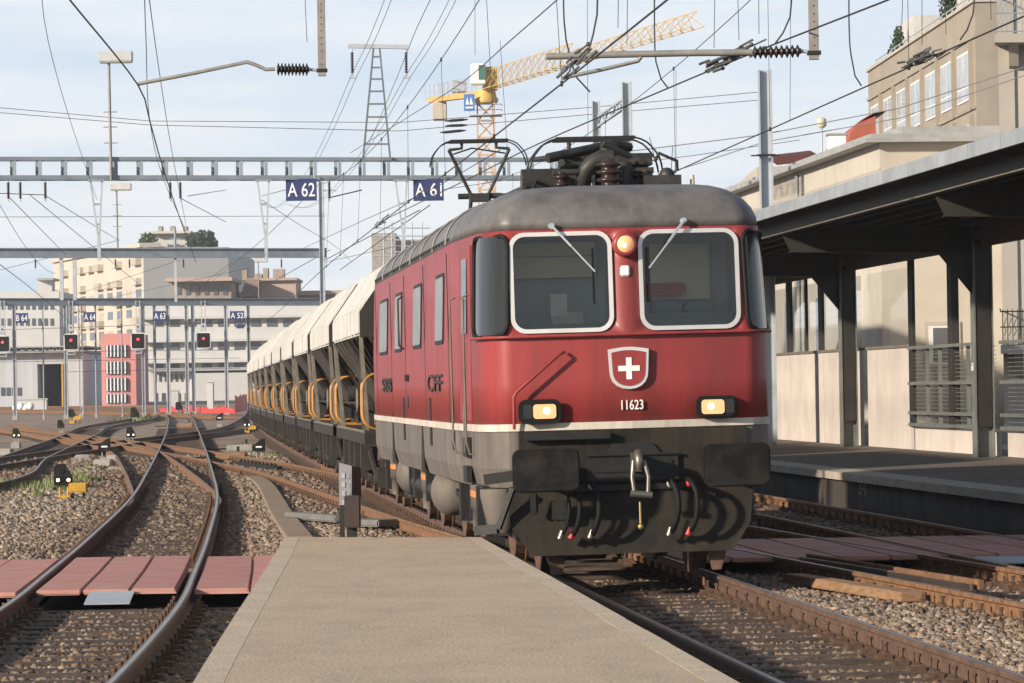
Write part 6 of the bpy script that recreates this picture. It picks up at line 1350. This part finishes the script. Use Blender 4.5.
# ------------------------------------------------------------ dwarf signals
M_dwlamp = glow('lit dwarf signal lamp', (1.0, .80, .50), 2.6)
def dwarf(label, px, py, h, lit=True, box=False, back=False):
    g = gz(px, py, None); t = thing('dwarf_signal', label, 'dwarf signal', g - Vector((0, 0, .12)), 0, 'dwarf signals between the tracks'); s = h * .62 if h > .9 else .62
    b = MB(); b.prism([(-.27 * s, 0, .38 * s), (.27 * s, 0, .38 * s), (.27 * s, 0, .60 * s), (.06 * s, 0, 1.0 * s), (-.20 * s, 0, 1.0 * s), (-.27 * s, 0, .88 * s)] if not back else [(-.28 * s, 0, .40 * s), (.28 * s, 0, .40 * s), (.28 * s, 0, 1.0 * s), (.10 * s, 0, .95 * s), (-.28 * s, 0, .65 * s)], (0, .16 * s, 0)); hd_ = b.build('lamp_head', M_black, t, bevel=.012)
    if lit:
        for x in (-.16, .16):
            MB().lathe((x * s, -.03 * s, .53 * s), (0, 1, 0), [(.10 * s, 0), (.115 * s, .03 * s)], 12).build('hood', M_black, hd_); MB().lathe((x * s, -.038 * s, .53 * s), (0, 1, 0), [(.05 * s, 0), (.055 * s, .006)], 12).build('lamp', M_dwlamp, hd_)
        MB().lathe((-.05 * s, -.025 * s, .8 * s), (0, 1, 0), [(.08 * s, 0), (.09 * s, .03 * s)], 12).build('dark_lamp', M_darkglass, hd_)
    elif back: MB().b2((-.15 * s, -.02, .56 * s), (.15 * s, -.004, .64 * s)).build('number_strip', M_white, hd_)
    b = MB(); b.tube([(-.12 * s, .08, -.1), (-.12 * s, .08, .44 * s)], .035 * s, 6); b.tube([(.12 * s, .08, -.1), (.12 * s, .08, .44 * s)], .035 * s, 6); b.b2((-.2 * s, -.02, -.1), (.2 * s, .2, .04)); b.build('stand', M_yellow if box else M_conc, t)
    if box:
        bx = MB().b2((.16 * s, -.06, .14 * s), (.72 * s, .26 * s, .44 * s)).build('terminal_box', M_yellow, t, bevel=.02); b = MB()
        for x in (.26, .6): b.bar((x * s, .1, -.1), (x * s, .1, .16 * s), .05)
        b.build('box_legs', M_dark, t)
    return t
dwarf('nearest lit dwarf signal with two bright lamps and a yellow box in the ballast', 63.5, 491, .75, box=True)
dwarf('lit dwarf signal with two lamps near the left edge', 16.5, 440, .95)
dwarf('lit dwarf signal with two lamps, right of the leftmost curving track', 131, 440, .9)
dwarf('unlit black dwarf signal seen from behind where the tracks cross', 104.5, 455, .9, lit=False, back=True)
dwarf('small black dwarf signal on a yellow base among weeds at far left', 72, 420, 1.3, lit=False, box=True)
dwarf('small black dwarf signal in the weeds left of the S-curve track', 135, 421, 1.5, lit=False)
dwarf('black dwarf signal with a white strip, right of the crossing tracks', 259, 455, .95, lit=False, back=True)
dwarf('low lit dwarf signal with two lamps beside the hopper train', 247, 429, .8, box=True)
dwarf('small black dwarf signal on a pale base near the far columns', 219.5, 423, 1.1, lit=False, back=True)
dwarf('tiny black dwarf signal in front of the red barrier netting', 179, 412.5, 1.4, lit=False)
dwarf('dark dwarf signal between the two far left curving tracks', 61, 430, .9, lit=False)
# point machines and concrete blocks between the tracks
for i, (x, y, w, h, lab) in enumerate(((82.5, 455, .8, .25, 'concrete block left of the unlit dwarf signal'), (104, 461, .85, .30, 'wide concrete block in front of the unlit dwarf signal'), (113, 456, .55, .28, 'small concrete block right of the unlit dwarf signal'), (118, 464, .9, .12, 'flat concrete slab before the unlit dwarf signal'), (5, 449, .9, .25, 'concrete block at the left edge'), (16, 443, .6, .28, 'concrete block under the lit dwarf signal at left edge'))):
    q = gz(x, y); w *= .6; h *= .65
    tag(MB().box((0, 0, h / 2 - .2), (w, .5, h + .1)).build('concrete_block', M_conc, bevel=.04, loc=q, rz=rr.uniform(-.3, .3)), lab, 'block', 'concrete blocks between the tracks')
for x, y, lab in ((240, 446, 'grey point machine with rods right of the crossing tracks'), (231, 454, 'flat timber-lidded point rod cover in the ballast'), (185, 424, 'low point machine left of the far S-curve')):
    q = gz(x, y); t = thing('point_machine', lab, 'point machine', q - Vector((0, 0, .18))); MB().b2((-.45, -.2, 0), (.45, .3, .22)).build('housing', M_conc if 'grey' in lab else M_timber, t, bevel=.03); b = MB(); b.tube([(-.4, 0, .1), (-1.6, -.3, .08)], .03, 6); b.tube([(.2, .1, .25), (.2, .1, .4)], .05, 6); b.build('rods', M_dark, t)
# rail joint plates with bolts on the orange crossover
q0, q1 = gz(241, 460), gz(275, 464.5); b = MB()
for k in range(10): p = q0.lerp(q1, k / 9); b.box(p + Vector((0, 0, -.08)), (.12, .5, .08), rz=.5); b.sphere(p + Vector((0, -.1, -.02)), .05, 6)
tag(b.build('slide_plates', M_dark), 'row of black greasy slide plates on the orange crossover track', 'slide plates')
# ------------------------------------------------------------ signboard at the platform tip
bp = at(347, 531, 41.2); SG = thing('signboard', 'back-tilted grey slatted signboard with brown box standing at the platform tip', 'signboard', (bp.x, bp.y, -.2)); s0 = 41.2 / 3900
z_ = lambda y: at(347, y, 41.2).z + .2; x_ = lambda x: at(x, 500, 41.2).x - bp.x
b = MB(); b.prism([(x_(339), 0, z_(509)), (x_(351), -.05, z_(517)), (x_(352.5), -.05, z_(466)), (x_(339.5), 0, z_(462.5))], (.0, .03, 0)); b.build('slatted_face', mat('grey slatted board', (.17, .17, .19), .6, col2=(.11, .11, .13), scale=5), SG)
b = MB(); b.prism([(x_(352.3), -.048, z_(497)), (x_(352.5), -.048, z_(466)), (x_(361), .1, z_(468)), (x_(361), .1, z_(497))], (0, .03, 0)); b.build('side_face', mat('dark brown board', (.06, .045, .04), .6, scale=4), SG)
b = MB()
for j in range(4):
    for i in range(2):
        xx = 342 + 4.6 * i; yy = 472.5 + 9 * j + 1.0 * i; b.prism([(x_(xx), -.035 - .012 * i, z_(yy + 5)), (x_(xx + 3.6), -.05 - .0 * i, z_(yy + 5.6)), (x_(xx + 3.6), -.05, z_(yy + .6)), (x_(xx), -.035 - .012 * i, z_(yy))], (0, .01, 0))
b.build('pale_squares', mat('pale board squares', (.27, .27, .28), .6, var=.3, scale=20), SG)
MB().b2((x_(345.2), -.28, z_(527)), (x_(361), -.10, z_(495))).build('brown_box', mat('brown sheet box', (.055, .036, .028), .5, col2=(.04, .026, .02), scale=4), SG, bevel=.012)
b = MB()
for x in (342, 349, 354): b.bar((x_(x), -.05, 0), (x_(x), -.05, z_(505)), .05, .05)
b.b2((x_(349), -.2, 0), (x_(357), -.05, z_(525))); b.build('posts', M_dark, SG)
M_duct = mat('dark grey concrete', (.17, .16, .15), .9, scale=4, bump=.2)
t = tag(MB().bar(gz(292, 515, -.06), gz(343, 519, -.06),   .25, .10).build('cable_duct', M_duct, bevel=.02), 'low concrete cable duct end left of the signboard', 'cable duct'); tag(MB().bar(gz(357, 522, -.08), gz(392, 523, -.08), .5, .10).build('cable_duct', M_duct, bevel=.02), 'flat concrete cable duct cover right of the signboard', 'cable duct')
# ------------------------------------------------------------ weeds
M_weed = mat('weed green', (.16, .22, .06), .7, col2=(.07, .11, .03), scale=6); M_weedd = mat('dry weed', (.32, .29, .12), .8, col2=(.2, .18, .08), scale=6)
def weed(label, px, py, rx, h, n):
    g = gz(px, py, -.15); g.z += heap(np.array(g.x), np.array(g.y)); b = MB(); r2 = random.Random(int(px * 7 + py))
    for _ in range(int(n * .75)):
        a = r2.uniform(0, 6.28); d = rx * math.sqrt(r2.random()); p = Vector((d * math.cos(a), d * math.sin(a) * 1.2, 0)); hh = h * .72 * r2.uniform(.25, 1) * (1 - .5 * d / rx); l = Vector((r2.uniform(-.4, .4), r2.uniform(-.4, .4), 1)) * hh; w = Vector((math.cos(a + 1.3), math.sin(a + 1.3), 0)) * r2.uniform(.008, .02) * max(1, g.y / 60)
        b.add([p - w, p + w, p + l * .6 + w * .8, p + l], [(0, 1, 2), (0, 2, 3)], r2.random() < .25)
    tag(b.build('weed_clump', [M_weed, M_weedd], loc=g), label, 'weeds', 'weeds in the ballast')
weed('weeds behind and left of the yellow-boxed dwarf signal', 56, 489, .9, .50, 900); weed('weeds right behind the yellow box of the dwarf signal', 80, 482, .7, .45, 500); weed('low weed left of the yellow-boxed dwarf signal', 36, 497, .3, .28, 200); weed('pale weed between yellow box and crossing tracks', 90, 469, .5, .30, 250)
weed('weeds around the small far dwarf signal at left', 74, 421, 2.2, .9, 700); weed('tall weeds beside the dwarf signal left of the S-curve', 137, 425, 2.0, 1.3, 900); weed('small weeds by the grey point machine', 246, 448, .6, .4, 250); weed('weed tuft at the foot of the orange crossover', 274, 458, .35, .3, 150); weed('weed at the left picture edge', 2, 487, .4, .4, 200)
# ------------------------------------------------------------ haze over the far yard
hz = MB().b2((-130, -12, -1.6), (130, 760, 48)).build('haze', None); hz['kind'] = 'stuff'; hz.data.materials.clear()
HM = bpy.data.materials.new('pale haze'); HM.use_nodes = True; nt = HM.node_tree; nt.nodes.remove(nt.nodes['Principled BSDF']); pv = nt.nodes.new('ShaderNodeVolumePrincipled'); pv.inputs['Density'].default_value = 0.0002; pv.inputs['Color'].default_value = (.92, .95, 1, 1); pv.inputs['Anisotropy'].default_value = 0.1
nt.links.new(pv.outputs[0], nt.nodes['Material Output'].inputs['Volume']); hz.data.materials.append(HM)
